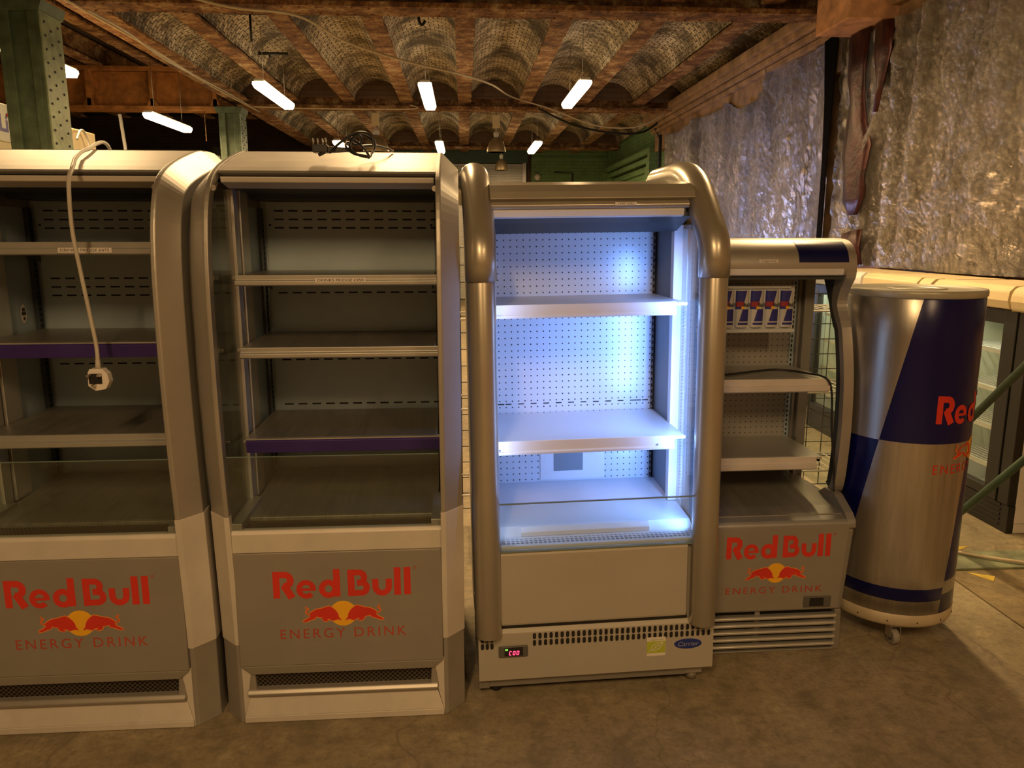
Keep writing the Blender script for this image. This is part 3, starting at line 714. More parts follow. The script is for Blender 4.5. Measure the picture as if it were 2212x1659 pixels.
# ---- left big white box with lettering
t = thing('box_cabinet', 'tall white box cabinet with blue lettering behind the green column', 'cabinet', (-4.1, 0, 0))
mb = MB(); mb.box((-1.9, 3.0, 0), (0, 9.24, 2.72)); mb.build('body', cream, t, bevel=.01)
mb = MB(); mb.box((0, 3.0, 2.43), (.012, 8.1, 2.76)); mb.build('sign_panel', white, t, bevel=.004)
lettm = mat('violet_blue_letters', (.08, .06, .42), .5, 0, 0)
lab(text('lettering', 'Lin', .21, lambda a, b: (.0135, 7.50+a, 2.585+b), lettm, t, 1, 1.0, .006), 'blue lettering')
mb = MB(); mb.lathe([(.001, 0), (.016, 0), (.016, .003), (.001, .003)], 16); o = mb.build('letter_dot', redm, t); o.rotation_euler = (0, R(90), 0); o.location = (.0145, 7.515, 2.668)
cable('vertical_flex', [(-4.07, 9.0, 2.0), (-4.06, 9.0, 2.5), (-4.06, 8.92, 2.68), (-4.04, 8.78, 2.70), (-4.05, 8.7, 2.6)], .012, cable_w, 'pale flex looped over the end of the white box cabinet')
mb = MB(); mb.tube([(-3.78, 9.7, 0), (-4.00, 9.7, 3.0)], .02, 8); tag(mb.build('leaning_pole', alu), 'pale pole leaning behind the white box cabinet', 'pole')

# ================================================================ THE FRIDGES
def pilpath():
    return [(0, 0), (0, .14), (0, .28), (-.008, .45), (-.018, .62), (-.024, .73), (-.040, .95), (-.047, 1.15), (-.047, 1.35), (-.040, 1.50), (-.022, 1.62), (.005, 1.70), (.04, 1.755), (.09, 1.79), (.18, 1.825), (.32, 1.862), (.46, 1.89), (.60, 1.895)]
def sweep(sec, path, sgn, mb, i0, i1):
    """sec: [(x, depth)], path (y,z): depth goes along the inward normal"""
    P = path[i0:i1+1]; nr = normals2(path)[i0:i1+1]; n = len(sec); base = len(mb.v)
    for p, q in zip(P, nr):
        for x, d in sec: mb.v.append((sgn*x, p[0]+q[0]*d, p[1]+q[1]*d if d > 0 else p[1]))
    for j in range(len(P)-1):
        for i in range(n):
            mb.f.append([base+j*n+i, base+j*n+(i+1) % n, base+(j+1)*n+(i+1) % n, base+(j+1)*n+i]); mb.m.append(0); mb.sm.append(False)
    mb.f.append([base+i for i in range(n)][::-1]); mb.m.append(0); mb.sm.append(False)
    e = base+(len(P)-1)*n; mb.f.append([e+i for i in range(n)]); mb.m.append(0); mb.sm.append(False)
def pane(name, parent, quadpts, th, label=None):
    """thin glass slab from 4 points"""
    a, b, c, d = [Vector(p) for p in quadpts]; n = (b-a).cross(d-a).normalized()*th
    mb = MB(); mb.hexa([tuple(p) for p in (a, b, c, d)]+[tuple(p+n) for p in (a, b, c, d)]); return mb.build(name, glassm, parent)
def sticker(parent, x, y, z, w_, h, body, size, name='price_label', tilt=0):
    mb = MB(); mb.box((x-w_/2, y-.0015, z-h/2), (x+w_/2, y, z+h/2)); s_ = mb.build(name, paper, parent); lab(s_, 'white printed price strip' if name == 'price_label' else 'white printed strip')
    if body: text('printed_text', body, size, lambda a, b: (x+a, y-.0019, z+b), ink, s_, 1.25)
    return s_

def red_fridge(loc, rz, label, shelves, slots, stick, sticktxt, extra):
    t = thing('display_fridge', label, 'fridge', loc, rz, 'pair of tall open display fridges')
    path = [(p.x, p.y) for p in smooth_path([(a, b, 0) for a, b in pilpath()], 3)]
    sec = [(.332, 0), (.346, 0), (.402, .056), (.402, .125), (.388, .125), (.388, .070), (.346, .030), (.332, .030)]
    sec2 = [(.346, -.0015), (.4035, .056), (.4035, .10), (.395, .10), (.39, .05), (.345, .004)]
    for sg in (-1, 1):
        mb = MB(); sweep(sec, path, sg, mb, 0, len(path)-1); pl = mb.build('side_pillar', silver, t, bevel=.003)
        mb = MB(); sweep([(.331, -.002), (.347, -.002), (.404, .055), (.404, .112), (.387, .112), (.387, .069), (.345, .028), (.331, .028)], path, sg, mb, 6, 15); lab(mb.build('pillar_cover', silver_l, pl, bevel=.0015), 'paler lower pillar cover')
        mb = MB()
        mb.box((sg*.352, .27, .69), (sg*.390, .70, 1.70)); mb.box((sg*.352, .08, .03), (sg*.390, .70, .69)); mb.prism([(.25, 1.70), (.70, 1.70), (.70, 1.835), (.46, 1.828), (.27, 1.775)], sg*.335, sg*.390); mb.build('side_wall', silver_d, t, bevel=.003)
        mb = MB(); mb.box((sg*.338, .41, .60), (sg*.352, .66, 1.76)); mb.build('inner_side_liner', liner, t)
        # light alloy mullion with grooves, behind the side glass
        mb = MB(); mb.box((sg*.328, .25, .69), (sg*.352, .30, 1.75)); mb.box((sg*.334, .30, .69), (sg*.352, .315, 1.75), 1); mb.box((sg*.324, .315, .69), (sg*.352, .41, 1.75)); mb.build('glass_mullion', [alu, black], t, bevel=.0015)
        pr = [(p[0]+.03, p[1]) for p in path if .69 <= p[1] <= 1.72]
        mb = MB(); prof = [(.25, .69)]+[(.0, .69)]+pr+[(.09, 1.745), (.25, 1.745)]; mb.prism(prof, sg*.338, sg*.343); lab(mb.build('side_glass', glassm, t), 'clear side glass')
        mb = MB(); mb.sheet([(-.012, .69)]+pr+[(.06, 1.735), (.11, 1.765)], sg*.332, sg*.345, .008); mb.build('glass_seal', silver_d, t, bevel=.001)
        mb = MB(); mb.prism([(.0, .66), (.0, .70), (.27, .70), (.27, .66)], sg*.30, sg*.345); mb.build('deck_side_trim', silver_d, t, bevel=.003)
        mb = MB(); mb.box((sg*.322, .585, .70), (sg*.338, .612, 1.70))
        for i in range(48):
            z = .72+i*.0203; mb.box((sg*.3215, .590, z), (sg*.3225, .606, z+.010), 1)
        mb.build('shelf_upright', [blackg, dark], t)
        mb = MB(); mb.lathe([(.001, -.004), (.009, -.003), (.009, .0), (.009, .006)], 12); o = mb.build('hinge_bolt', chrome, t); o.rotation_euler = (R(90), 0, 0); o.location = (sg*.330, .055, 1.742)
    # body
    mb = MB(); mb.box((-.390, .66, .03), (.390, .74, 1.835)); mb.box((-.332, .66, 1.835), (.332, .74, 1.885)); mb.box((-.35, .46, 1.80), (.35, .66, 1.89)); mb.build('back_shell', silver_d, t)
    mb = MB(); mb.box((-.345, .03, .03), (.345, .66, .60)); mb.build('base_body', dark, t)
    # canopy
    can_ = [(.118, 1.796), (.16, 1.812), (.235, 1.836), (.245, 1.836), (.36, 1.866), (.44, 1.886), (.52, 1.892)]
    mb = MB(); mb.sheet(can_[:3], -.332, .332, .006); mb.sheet(can_[3:], -.332, .332, .006); mb.box((-.33, .234, 1.830), (.33, .246, 1.8352), 1); cp = mb.build('canopy', [silver_l, dark], t)
    mb = MB(); mb.prism([(.108, 1.790), (.118, 1.798), (.135, 1.798), (.135, 1.782)], -.332, .332); mb.build('canopy_edge_trim', silver_d, t, bevel=.002)
    mb = MB(); mb.prism([(.113, 1.779), (.118, 1.762), (.20, 1.748), (.20, 1.782)], -.325, .325); lab(mb.build('lamp_cover', silver_l, t, bevel=.003), 'pale unlit lamp cover strip')
    mb = MB(); mb.prism([(.135, 1.776), (.19, 1.752), (.48, 1.742), (.48, 1.80), (.14, 1.80)], -.336, .336); mb.build('air_outlet', honeyd, t)
    mb = MB(); mb.prism([(.48, 1.742), (.49, 1.728), (.64, 1.728), (.64, 1.80), (.48, 1.80)], -.336, .336); mb.build('top_liner', blackg, t)
    # back panel with slots
    mb = MB(); mb.box((-.312, .618, .68), (.312, .63, 1.724)); mb.box((-.338, .632, .66), (.338, .66, 1.76))
    for z in slots:
        for i in range(12): x = -.283+i*.0528; mb.box((x, .6170, z-.0028), (x+.034, .6180, z+.0028), 1)
    for x, z in ((-.300, 1.64), (-.297, 1.19), (.300, 1.64), (.30, 1.19)):
        mb.lathe([(.001, 0), (.005, 0), (.005, .001)], 8, (0, 0, 0), 1) if False else mb.box((x-.004, .6165, z-.004), (x+.004, .618, z+.004), 1)
    lab(mb.build('back_panel', [liner, dark], t), 'slotted grey back panel')
    # shelves
    for (z, h, m) in shelves:
        mb = MB(); mb.box((-.318, .14, z-.016), (.318, .60, z-.004)); sh = mb.build('shelf', deckm, t, bevel=.002)
        mb = MB(); x0, x1 = -.305, .335
        if m is purple: mb.prism([(.128, z-h), (.124, z-h*.1), (.130, z), (.142, z), (.142, z-h)], x0, x1)
        else: mb.prism([(.128, z-h), (.122, z-h+.004), (.122, z-h*.55), (.132, z-h*.42), (.132, z), (.144, z), (.144, z-h)], x0, x1)
        lab(mb.build('shelf_edge', m if m is purple else shelfm, sh, bevel=.0012), 'purple price rail' if m is purple else 'grey metal price rail')
        if m is purple: mb = MB(); mb.box((x0, .128, z), (x1, .146, z+.004)); mb.build('shelf_lip', shelfm, sh)
        for sg in (-1, 1):
            mb = MB(); mb.prism([(.16, z-.010), (.60, z-.010), (.60, z-.075), (.50, z-.052), (.24, z-.034), (.17, z-.030)], sg*.300, sg*.304); mb.build('shelf_bracket', blackg, sh)
    if stick:
        x, z = stick; sticker(t, x, .1215, z, .160, .015, sticktxt, .0125)
    # deck
    mb = MB(); mb.prism([(.10, .665), (.10, .683), (.11, .686), (.60, .700), (.60, .665)], -.315, .315); mb.build('deck', deckm, t, bevel=.002)
    mb = MB(); mb.prism([(.035, .650), (.035, .668), (.10, .672), (.10, .650)], -.300, .330); mb.build('air_inlet_grille', dots('inlet_grille', (.12, .09, .06), (.012, .009), .003, (.008, .007, .006), .5, True, 'XY', .4) if 'inlet_grille' not in MATS else MATS['inlet_grille'], t)
    mb = MB(); mb.prism([(-.012, .604), (-.012, .668), (-.004, .678), (.012, .678), (.035, .672), (.035, .604)], -.331, .331); lab(mb.build('front_rail', silver_l, t, bevel=.003), 'pale rail under the glass')
    pane('front_glass', t, [(-.328, .002, .676), (.328, .002, .676), (.328, -.020, .925), (-.328, -.020, .925)], .005)
    mb = MB(); mb.box((-.328, -.0205, .924), (.328, -.0145, .9262)); mb.build('glass_top_edge', gedge, t)
    # front panel
    mb = MB(); mb.hexa([(-.300, -.008, .176), (.298, -.008, .176), (.298, .03, .176), (-.300, .03, .176), (-.333, -.012, .208), (.331, -.012, .208), (.331, .03, .208), (-.333, .03, .208)])
    mb.box((-.333, -.012, .208), (.331, .03, .603)); fp = mb.build('front_panel', panel, t, bevel=.003)
    brand_front(fp, -.212, .447, .0868, .092, (.008, .388), .044, .005, .318, .048, 1.0, y=-.012)
    # lower grille frame
    mb = MB(); fr = .024
    mb.prism([(.03, .168), (.0, .172), (-.002, .180), (.03, .184)], -.305, .305); mb.prism([(.03, .096), (-.006, .094), (-.016, .106), (-.006, .120), (.03, .122)], -.314, .310)
    for sg in (-1, 1): mb.hexa([(sg*.286, -.004, .10), (sg*.316, -.004, .10), (sg*.316, .03, .10), (sg*.286, .03, .10), (sg*.291, .0, .178), (sg*.306, .0, .178), (sg*.306, .03, .178), (sg*.291, .03, .178)])
    mb.build('grille_frame', silver, t, bevel=.006, seg=3)
    mb = MB(); mb.box((-.295, .016, .112), (.295, .022, .172)); mb.build('intake_grille', honey, t)
    mb = MB(); mb.hexa([(-.330, -.008, .024), (.330, -.008, .024), (.330, .03, .024), (-.330, .03, .024), (-.312, .010, .102), (.306, .010, .102), (.306, .03, .102), (-.312, .03, .102)]); mb.box((-.331, -.010, .002), (.331, .02, .024)); mb.build('kick_panel', silver_l, t, bevel=.002)
    for sg in (-1, 1):
        mb = MB(); mb.prism([(sg*.3335, .0), (sg*.3335, .212), (sg*.300, .178), (sg*.310, .104), (sg*.330, .024), (sg*.330, 0)], .001, .03, axis='y'); mb.build('kick_corner', silver_l, t)
    for sg in (-1, 1):
        for yy in (.1, .68): mb = MB(); mb.cyl((sg*.35, yy, 0), (sg*.35, yy, .032), .022, n=12); mb.build('foot', black, t)
    return t
slotsF2 = [1.692, 1.661, 1.630, 1.388, 1.131, .955]
slotsF1 = [1.691, 1.659, 1.628, 1.446, 1.414, 1.383, 1.125, .935]
F1 = red_fridge((-1.241, 2.354, 0), .4, 'leftmost tall open display fridge with a pale power cable hanging over it',
    [(1.582, .040, 0), (1.266, .044, purple), (.970, .042, 0)], slotsF1, (.079, 1.557), 'DRINKS FRIDGE £475', 1)
F2 = red_fridge((-.415, 2.370, 0), .6, 'tall open display fridge with purple third shelf edge and black cable coiled on top',
    [(1.478, .034, 0), (1.246, .035, 0), (.940, .043, purple)], slotsF2, (.024, 1.462), 'DRINKS FRIDGE £450', 2)
# oval badge inside the leftmost fridge
mb = MB(); ring = [(0, .020*math.cos(a), .034*math.sin(a)) for a in [i*math.pi/16 for i in range(32)]]
mb.add([(0, 0, 0)]+ring, [(0, i+1, (i+1) % 32+1) for i in range(32)])
o = mb.build('oval_sticker', paper, F1); o.location = (-.3355, .51, 1.325); lab(o, 'white oval sticker with dark print')
mb = MB(); T = lambda a, b: (.0012, a, b)
for (a, b, w2, h2) in [(0, .016, .009, .006), (0, .002, .013, .006), (0, -.016, .005, .006)]: mb.box((.0004, a-w2, b-h2), (.0012, a+w2, b+h2))
mb.build('sticker_print', ink, o)

# ---------------- lit fridge with tubular arches
t = F3 = thing('display_fridge', 'lit open display fridge glowing blue-white between two bronze tube pillars', 'fridge', (.46, 2.465, 0), 1.8, ry=-.8)
for sg, cx in ((-1, -.385), (1, .372)):
    mb = MB(); mb.cyl((cx, -.002, .247), (cx, -.002, 1.47), .0455, n=32); p = mb.build('tube_pillar', tube_m, t, bevel=.004)
    mb = MB(); pts = [(cx, -.002, 1.465), (cx, -.002, 1.53)]+[(cx, -.002+.10*(1-math.cos(R(a))), 1.53+.10*math.sin(R(a))) for a in (12, 24, 36, 46)]
    q = pts[-1]; pts += [(cx, q[1]+.07, q[2]+.068), (cx, q[1]+.14, q[2]+.132)]
    q = pts[-1]; a0 = 43
    for a in (36, 28, 20, 12, 5, 0): L_ = .045; q = (cx, q[1]+L_*math.cos(R(a)), q[2]+L_*math.sin(R(a))); pts.append(q)
    pts.append((cx, .66, q[2])); pts.append((cx, .70, q[2]-.02)); pts.append((cx, .71, q[2]-.08))
    mb.tube(pts, .0505, 32); lab(mb.build('arch_elbow', tube_m, t), 'curved bronze tube bend')
mb = MB()
for sg in (-1, 1):
    mb.box((sg*.372, .30, .07), (sg*.415, .72, 1.70))
mb.box((-.415, .66, .07), (.415, .72, 1.76)); mb.build('side_wall', carr, t, bevel=.003)
for sg in (-1, 1):
    mb = MB(); mb.box((sg*.34, .33, .56), (sg*.372, .60, 1.62)); mb.build('inner_side_liner', c_side, t)
for sg in (-1, 1):
    mb = MB(); mb.box((sg*.328, .295, .60), (sg*.372, .33, 1.635)); lab(mb.build('opening_frame', c_lip, t, bevel=.002), 'white opening frame')
    mb = MB(); mb.prism([(.03, .56), (.03, 1.50), (.12, 1.62), (.295, 1.66), (.295, .56)], sg*.362, sg*.367); lab(mb.build('side_glass', glassm, t), 'clear side glass')
    mb = MB(); mb.box((sg*.360, .24, .57), (sg*.374, .295, 1.62))
    for i in range(60 if sg > 0 else 0): z = .62+i*.0125; mb.box((sg*.3585, .248, z), (sg*.360, .268, z+.006), 1)
    mb.build('glass_channel', [alu, paper], t)
# vertical daylight lamps behind the right tube (lit)
mb = MB(); mb.box((.346, .040, .60), (.357, .060, 1.48)); lab(mb.build('lit_strip_lamp', coolglow, t), 'cool white vertical strip lamp')
area('fridge_light', t, (.343, .062, 1.05), (R(90), 0, R(40)), .03, .92, 6.0, (.22, .42, 1.0), 130)
mb = MB(); mb.box((-.352, .035, .60), (-.342, .055, 1.50)); lab(mb.build('strip_lamp', paper, t), 'white vertical strip lamp')
area('fridge_light', t, (-.33, .05, 1.06), (R(90), 0, R(-50)), .05, .92, .9, (.50, .62, 1.0))  # weak extra fill added on the left, where the strip lamp is unlit
# header
mb = MB(); mb.prism([(.095, 1.722), (.105, 1.745), (.14, 1.768), (.22, 1.782), (.40, 1.785), (.66, 1.78), (.66, 1.70), (.14, 1.70), (.11, 1.715)], -.345, .335); hd = mb.build('header', tube_m, t, bevel=.003)
mb = MB(); mb.prism([(.112, 1.716), (.098, 1.712), (.092, 1.700), (.098, 1.690), (.112, 1.688)], -.343, .315); lab(mb.build('header_moulding', tube_m, hd, bevel=.002), 'shaded lower moulding')
mb = MB(); mb.prism([(.108, 1.690), (.100, 1.684), (.106, 1.664), (.128, 1.660), (.135, 1.690)], -.340, .300); lab(mb.build('lamp_cover', c_lip, t, bevel=.002), 'pale blue-lit lamp cover')
mb = MB(); mb.prism([(.128, 1.662), (.14, 1.700), (.60, 1.70), (.60, 1.612), (.30, 1.612), (.20, 1.645)], -.345, .335); mb.build('air_outlet', blackg, t)
sticker(t, .10, .0905, 1.703, .072, .011, '(TEST/OK)', .0095, 'test_label')
# back panel
mb = MB(); mb.box((-.335, .552, .60), (.322, .56, 1.62)); bp = mb.build('back_panel', c_perf, t); lab(bp, 'perforated back panel')
mb = MB()
for i in range(13): x = -.320+i*.0508; mb.box((x, .5508, .9385), (x+(.046 if i in (0, 11) else .024), .5520, .9425))
mb.build('panel_slots', dark, bp)
mb = MB(); mb.box((-.13, .549, .62), (.135, .552, .78)); mb.build('smooth_cover', c_lip, bp)
mb = MB(); mb.box((-.075, .5475, .655), (.045, .549, .76)); mb.build('grey_plate', c_side, bp)
mb = MB(); mb.box((.322, .548, .60), (.331, .56, 1.62), 0)
for i in range(40): z = .62+i*.025; mb.box((.3235, .5472, z), (.3295, .548, z+.013), 1)
mb.build('shelf_upright', [c_side, dark], t)
for (z, h, yf) in ((1.376, .046, .12), (.908, .048, .10)):
    mb = MB(); mb.box((-.335, yf+.01, z-.014), (.330, .545, z-.004)); sh = mb.build('shelf', c_in, t, bevel=.002)
    mb = MB(); mb.prism([(yf, z-h), (yf-.003, z-h+.006), (yf-.003, z-h+.010), (yf+.004, z-h+.012), (yf+.004, z), (yf+.012, z), (yf+.012, z-h)], -.35, .288); lab(mb.build('shelf_edge', c_lip, sh, bevel=.001), 'white price rail')
    if z < 1:
        mb = MB()
        for x in (-.328, .228): mb.box((x-.003, yf+.0028, z-.034), (x+.003, yf+.004, z-.028))
        mb.build('rail_screw', c_side, sh)
# deck with perforated inlet
mb = MB(); mb.prism([(.02, .548), (.02, .560), (.09, .566), (.13, .588), (.552, .612), (.552, .55)], -.36, .36); dk = mb.build('deck', c_in, t, bevel=.002)
mb = MB()
for j, yy in enumerate((.040, .056, .072)):
    for i in range(44): x = -.345+i*.0159; mb.box((x, yy-.005, .5612+.0008*j), (x+.011, yy+.005, .5622+.0011*j))
mb.build('inlet_slots', c_side, dk)
mb = MB(); mb.prism([(.085, .566), (.085, .582), (.105, .594), (.125, .594), (.125, .57)], -.26, .20); lab(mb.build('deck_bar', c_lip, dk, bevel=.002), 'raised white bar')
pane('front_glass', t, [(-.345, .004, .548), (.326, .004, .548), (.326, -.004, .722), (-.345, -.004, .722)], .006)
mb = MB(); mb.box((-.345, -.011, .720), (.326, -.003, .7235)); mb.box((-.345, -.004, .546), (.326, .006, .551)); mb.build('glass_edge', gedge, t)
# lower body
mb = MB(); mb.box((-.415, .02, .245), (.415, .30, .548)); mb.box((-.415, .30, .07), (.415, .66, .56)); mb.build('base_body', carr, t, bevel=.002)
mb = MB(); mb.prism([(.02, .277), (.0, .277), (-.002, .285), (-.002, .535), (.003, .548), (.02, .550)], -.345, .313); mb.build('front_panel', carr, t, bevel=.002)
mb = MB(); mb.box((-.345, .004, .266), (.32, .02, .277)); mb.build('panel_gap', dark, t)
mb = MB(); mb.prism([(.30, .07), (.0, .07), (.0, .248), (.012, .262), (.30, .262)], -.422, .418); gp = mb.build('grille_panel', carr, t, bevel=.002)
mb = MB()
def slot(x, z, w2=.0058, h2=.0115):
    pts = [(x+w2*math.cos(R(a)), z+(h2-w2)+w2*math.sin(R(a))) for a in range(0, 181, 30)]+[(x+w2*math.cos(R(a)), z-(h2-w2)+w2*math.sin(R(a))) for a in range(180, 361, 30)]
    mb.add([(p[0], -.0008, p[1]) for p in pts], [tuple(range(len(pts)))])
for r_, z in enumerate((.2325, .2065)):
    for i in range(33): slot(-.226+i*.01955, z)
mb.build('ventilation_slots', dark, gp, fix=False)
mb = MB()
for z in (.2285, .2025):
    for i in range(3): slot(-.408+i*.0165, z)
mb.build('ventilation_slots', dark, gp, fix=False)
mb = MB(); mb.box((-.352, -.008, .160), (-.250, .0, .202)); dp = mb.build('temperature_display', mat('grey_bezel', (.10, .10, .09), .5, 0, .05, 8), t, bevel=.004); lab(dp, 'small controller with glowing red digits')
mb = MB(); mb.box((-.332, -.0095, .167), (-.268, -.008, .198)); mb.build('display_window', black, dp)
mb = MB(); T = lambda a, b: (a, -.0105, b)
def seg(ox, chars):
    segs = {'a': ((0, 1), (.5, 1)), 'b': ((.5, 1), (.5, .5)), 'c': ((.5, .5), (.5, 0)), 'd': ((0, 0), (.5, 0)), 'e': ((0, 0), (0, .5)), 'f': ((0, .5), (0, 1)), 'g': ((0, .5), (.5, .5))}
    for c in chars:
        (x0, y0), (x1, y1) = segs[c]; h = .013
        mb.stroke([(ox+x0*h+y0*.002, .1715+y0*h), (ox+x1*h+y1*.002, .1715+y1*h)], .0024, T)
seg(-.316, 'adef'); seg(-.303, 'abcdef'); seg(-.290, 'abcdef'); lab(mb.build('digits', led, dp, fix=False), 'glowing red digits')
mb = MB(); mb.box((-.329, -.0103, .188), (-.326, -.0095, .194)); mb.box((-.324, -.0103, .188), (-.321, -.0095, .194)); mb.build('indicator_light', ledg, dp)
# eco sticker
mb = MB(); mb.box((.176, -.0012, .128), (.243, 0, .200)); es = mb.build('eco_sticker', paper, t); lab(es, 'square lime sticker with a white leaf')
mb = MB(); mb.box((.176, -.0018, .139), (.242, -.0012, .184)); mb.build('lime_square', eco, es)
mb = MB(); T = lambda a, b: (a, -.0022, b)
mb.stroke([(.181, .147), (.195, .151), (.208, .160), (.220, .168), (.232, .179)], .0022, T); mb.stroke([(.192, .150), (.193, .163), (.203, .173), (.218, .178), (.233, .180), (.229, .166), (.219, .155), (.206, .150), (.192, .150)], .0026, T); mb.stroke([(.205, .158), (.207, .168)], .002, T); mb.stroke([(.214, .164), (.217, .173)], .002, T)
mb.build('leaf_print', paper, es, fix=False)
text('printed_text', 'approve', .013, lambda a, b: (.212+a, -.0018, .1915+b), mat('lime_ink', (.38, .42, .2), .6, 0, 0), es, 1.1)
# oval badge
mb = MB(); cx, cz = .325, .168; ring = [(cx+.049*math.cos(i*math.pi/20), -.004, cz+.0175*math.sin(i*math.pi/20)) for i in range(40)]; ring2 = [(cx+.050*math.cos(i*math.pi/20), 0, cz+.0185*math.sin(i*math.pi/20)) for i in range(40)]
mb.add(ring+ring2, [tuple(range(40))]+[(i, (i+1) % 40, 40+(i+1) % 40, 40+i) for i in range(40)]); bd = mb.build('oval_badge', blue_b, t, fix=True); lab(bd, 'dark blue oval badge with silver script')
text('badge_script', 'Carrier', .024, lambda a, b: (cx+a+b*.35, -.0045, cz+b), mat('badge_silver', (.45, .47, .55), .4, .5, 0), bd, 1.05)
mb = MB(); mb.box((-.418, .025, .032), (.33, .06, .072)); mb.box((-.422, .02, .03), (-.385, .055, .071)); lab(mb.build('kick_plate', silver_d, t, bevel=.002), 'grey kick plate')
for x, y in ((-.36, .06), (.36, .06), (-.36, .6), (.36, .6)):
    mb = MB(); mb.cyl((x, y, 0), (x, y, .035), .02, n=12); mb.box((x-.03, y-.03, .033), (x+.03, y+.03, .071)); mb.build('foot', black if x < 0 else silver, t)

# ---------------- small curved fridge
t = F4 = thing('display_fridge', 'shorter curved silver display fridge with navy corner and row of can prints', 'fridge', (1.167, 2.690, 0), 1.0)
W = .30; LX = lambda sg, x: sg*x if sg > 0 else -(x-.034)
mb = MB(); v = []
for x, y, z in ((-.262, 0, .17), (W-.012, 0, .17), (W-.012, .62, .17), (-.262, .62, .17), (-.270, -.002, .50), (W+.012, -.002, .50), (W+.012, .62, .50), (-.270, .62, .50)): v.append((x, y, z))
mb.hexa(v); mb.prism([(-.002, .50), (.0, .525), (.012, .536), (.10, .548), (.62, .548), (.62, .50)], -.270, W+.012); mb.build('lower_body', silver_d, t, bevel=.008, seg=3)
fp = MB(); fp.box((-.27, -.0035, .18), (.27, -.002, .19)) 
mb = MB(); mb.hexa([(-.256, -.0032, .178), (.270, -.0032, .178), (.270, 0, .178), (-.256, 0, .178), (-.264, -.0042, .515), (.290, -.0042, .515), (.290, 0, .515), (-.264, 0, .515)]); fpn = mb.build('front_panel', panel, t, bevel=.001)
brand_front(fpn, -.187, .395, .0803, .088, (.012, .333), .040, .008, .262, .038, 1.18, y=-.0045)
mb = MB(); mb.box((.130, -.010, .187), (.238, -.004, .232)); dp = mb.build('temperature_display', MATS['grey_bezel'], t, bevel=.003); lab(dp, 'unlit controller window')
mb = MB(); mb.box((.152, -.011, .193), (.208, -.010, .226)); mb.build('display_window', black, dp)
mb = MB()
for sg in (-1, 1): mb.hexa([(LX(sg,.262), .0, .0), (LX(sg,W-.005), .0, .0), (LX(sg,W-.005), .60, .0), (LX(sg,.262), .60, .0), (LX(sg,.262), .0, .17), (LX(sg,W-.012), .0, .17), (LX(sg,W-.012), .60, .17), (LX(sg,.262), .60, .17)])
mb.box((-.235, .0, .0), (.27, .03, .008)); mb.build('side_plinth', silver_d, t, bevel=.004)
mb = MB(); mb.box((-.23, .03, .008), (.265, .60, .17)); mb.build('compressor_bay', dark, t)
for i in range(5):
    z = .018+i*.0295
    mb = MB(); mb.prism([(.0, z), (-.006, z+.005), (-.006, z+.011), (.0, z+.016), (.02, z+.016), (.02, z)], -.24, .268); mb.build('grille_slat', alu, t, bevel=.002)
mb = MB(); mb.box((-.05, .02, .01), (-.03, .03, .165)); mb.build('grille_stay', silver_d, t)
# raised shoulders and arms
for sg in (-1, 1):
    mb = MB(); mb.prism([(.0, .50), (.003, .53), (.03, .555), (.12, .60), (.20, .60), (.26, .56), (.62, .55), (.62, .50)], LX(sg,.285), LX(sg,.318)); sh = mb.build('shoulder', silver_d, t, bevel=.008, seg=3)
    front = [(.20, .57), (.17, .60), (.155, .66), (.148, .74), (.142, .84), (.145, .95), (.155, 1.05), (.175, 1.15), (.205, 1.25), (.245, 1.31), (.255, 1.35), (.235, 1.40), (.205, 1.44), (.20, 1.47)]
    front = [(p.x, p.y) for p in smooth_path([(a, b, 0) for a, b in front], 3)]; d0 = [.030]*9+[.034, .045, .06, .08, .08]; dep = [d0[i//3]+(d0[min(i//3+1, 13)]-d0[i//3])*(i % 3)/3 for i in range(40)]
    nr = normals2(front)
    inner = [(p[0]+q[0]*d, p[1]+q[1]*d) for p, q, d in zip(front, nr, dep)]
    mb = MB(); mb.prism(front+inner[::-1], LX(sg,.305), sg*.345 if sg > 0 else -.275); lab(mb.build('arm', silver, t, bevel=.006, seg=3), 'curved bright silver arm')
    back = [(p[0]+q[0]*(d+.045), p[1]+q[1]*(d+.02)) for p, q, d in zip(front, nr, dep)]
    back = back[:27]+[(.285, 1.24), (.325, 1.31), (.36, 1.38), (.40, 1.44), (.42, 1.47)]
    mb = MB(); mb.prism(inner+back[::-1], LX(sg,.312), sg*.330 if sg > 0 else -.270); lab(mb.build('arm_inner', blackg, t, bevel=.002), 'dark inner arm')
    mb = MB(); mb.prism([(.20, .57), (.20, .8), (.19, 1.0), (.22, 1.2), (.30, 1.34), (.36, 1.46), (.50, 1.46), (.50, .57)], LX(sg,.319) if sg > 0 else -.268, LX(sg,.323) if sg > 0 else -.272); lab(mb.build('side_glass', glassm, t), 'clear side glass')
    mb = MB(); mb.box((LX(sg,.262), .44, .56), (LX(sg,.302), .46, 1.46)); mb.box((LX(sg,.268), .46, .56), (LX(sg,.302), .475, 1.46), 1); mb.box((LX(sg,.252), .475, .56), (LX(sg,.302), .50, 1.46)); mb.build('side_jamb', [silver_d, black], t, bevel=.001)
mb = MB(); mb.box((-.27, .52, .17), (.32, .62, 1.56)); mb.build('back_shell', silver_d, t, bevel=.004)
mb = MB(); mb.box((-.225, .50, .55), (.232, .52, 1.47)); lab(mb.build('back_panel', s_perf, t), 'perforated back panel')
for sg in (-1, 1):
    mb = MB(); mb.box((LX(sg,.232), .495, .56), (LX(sg,.252), .505, 1.45))
    for i in range(42): z = .58+i*.0205; mb.box((LX(sg,.238), .4942, z), (LX(sg,.244), .495, z+.011), 1)
    mb.build('shelf_upright', [liner, dark], t)
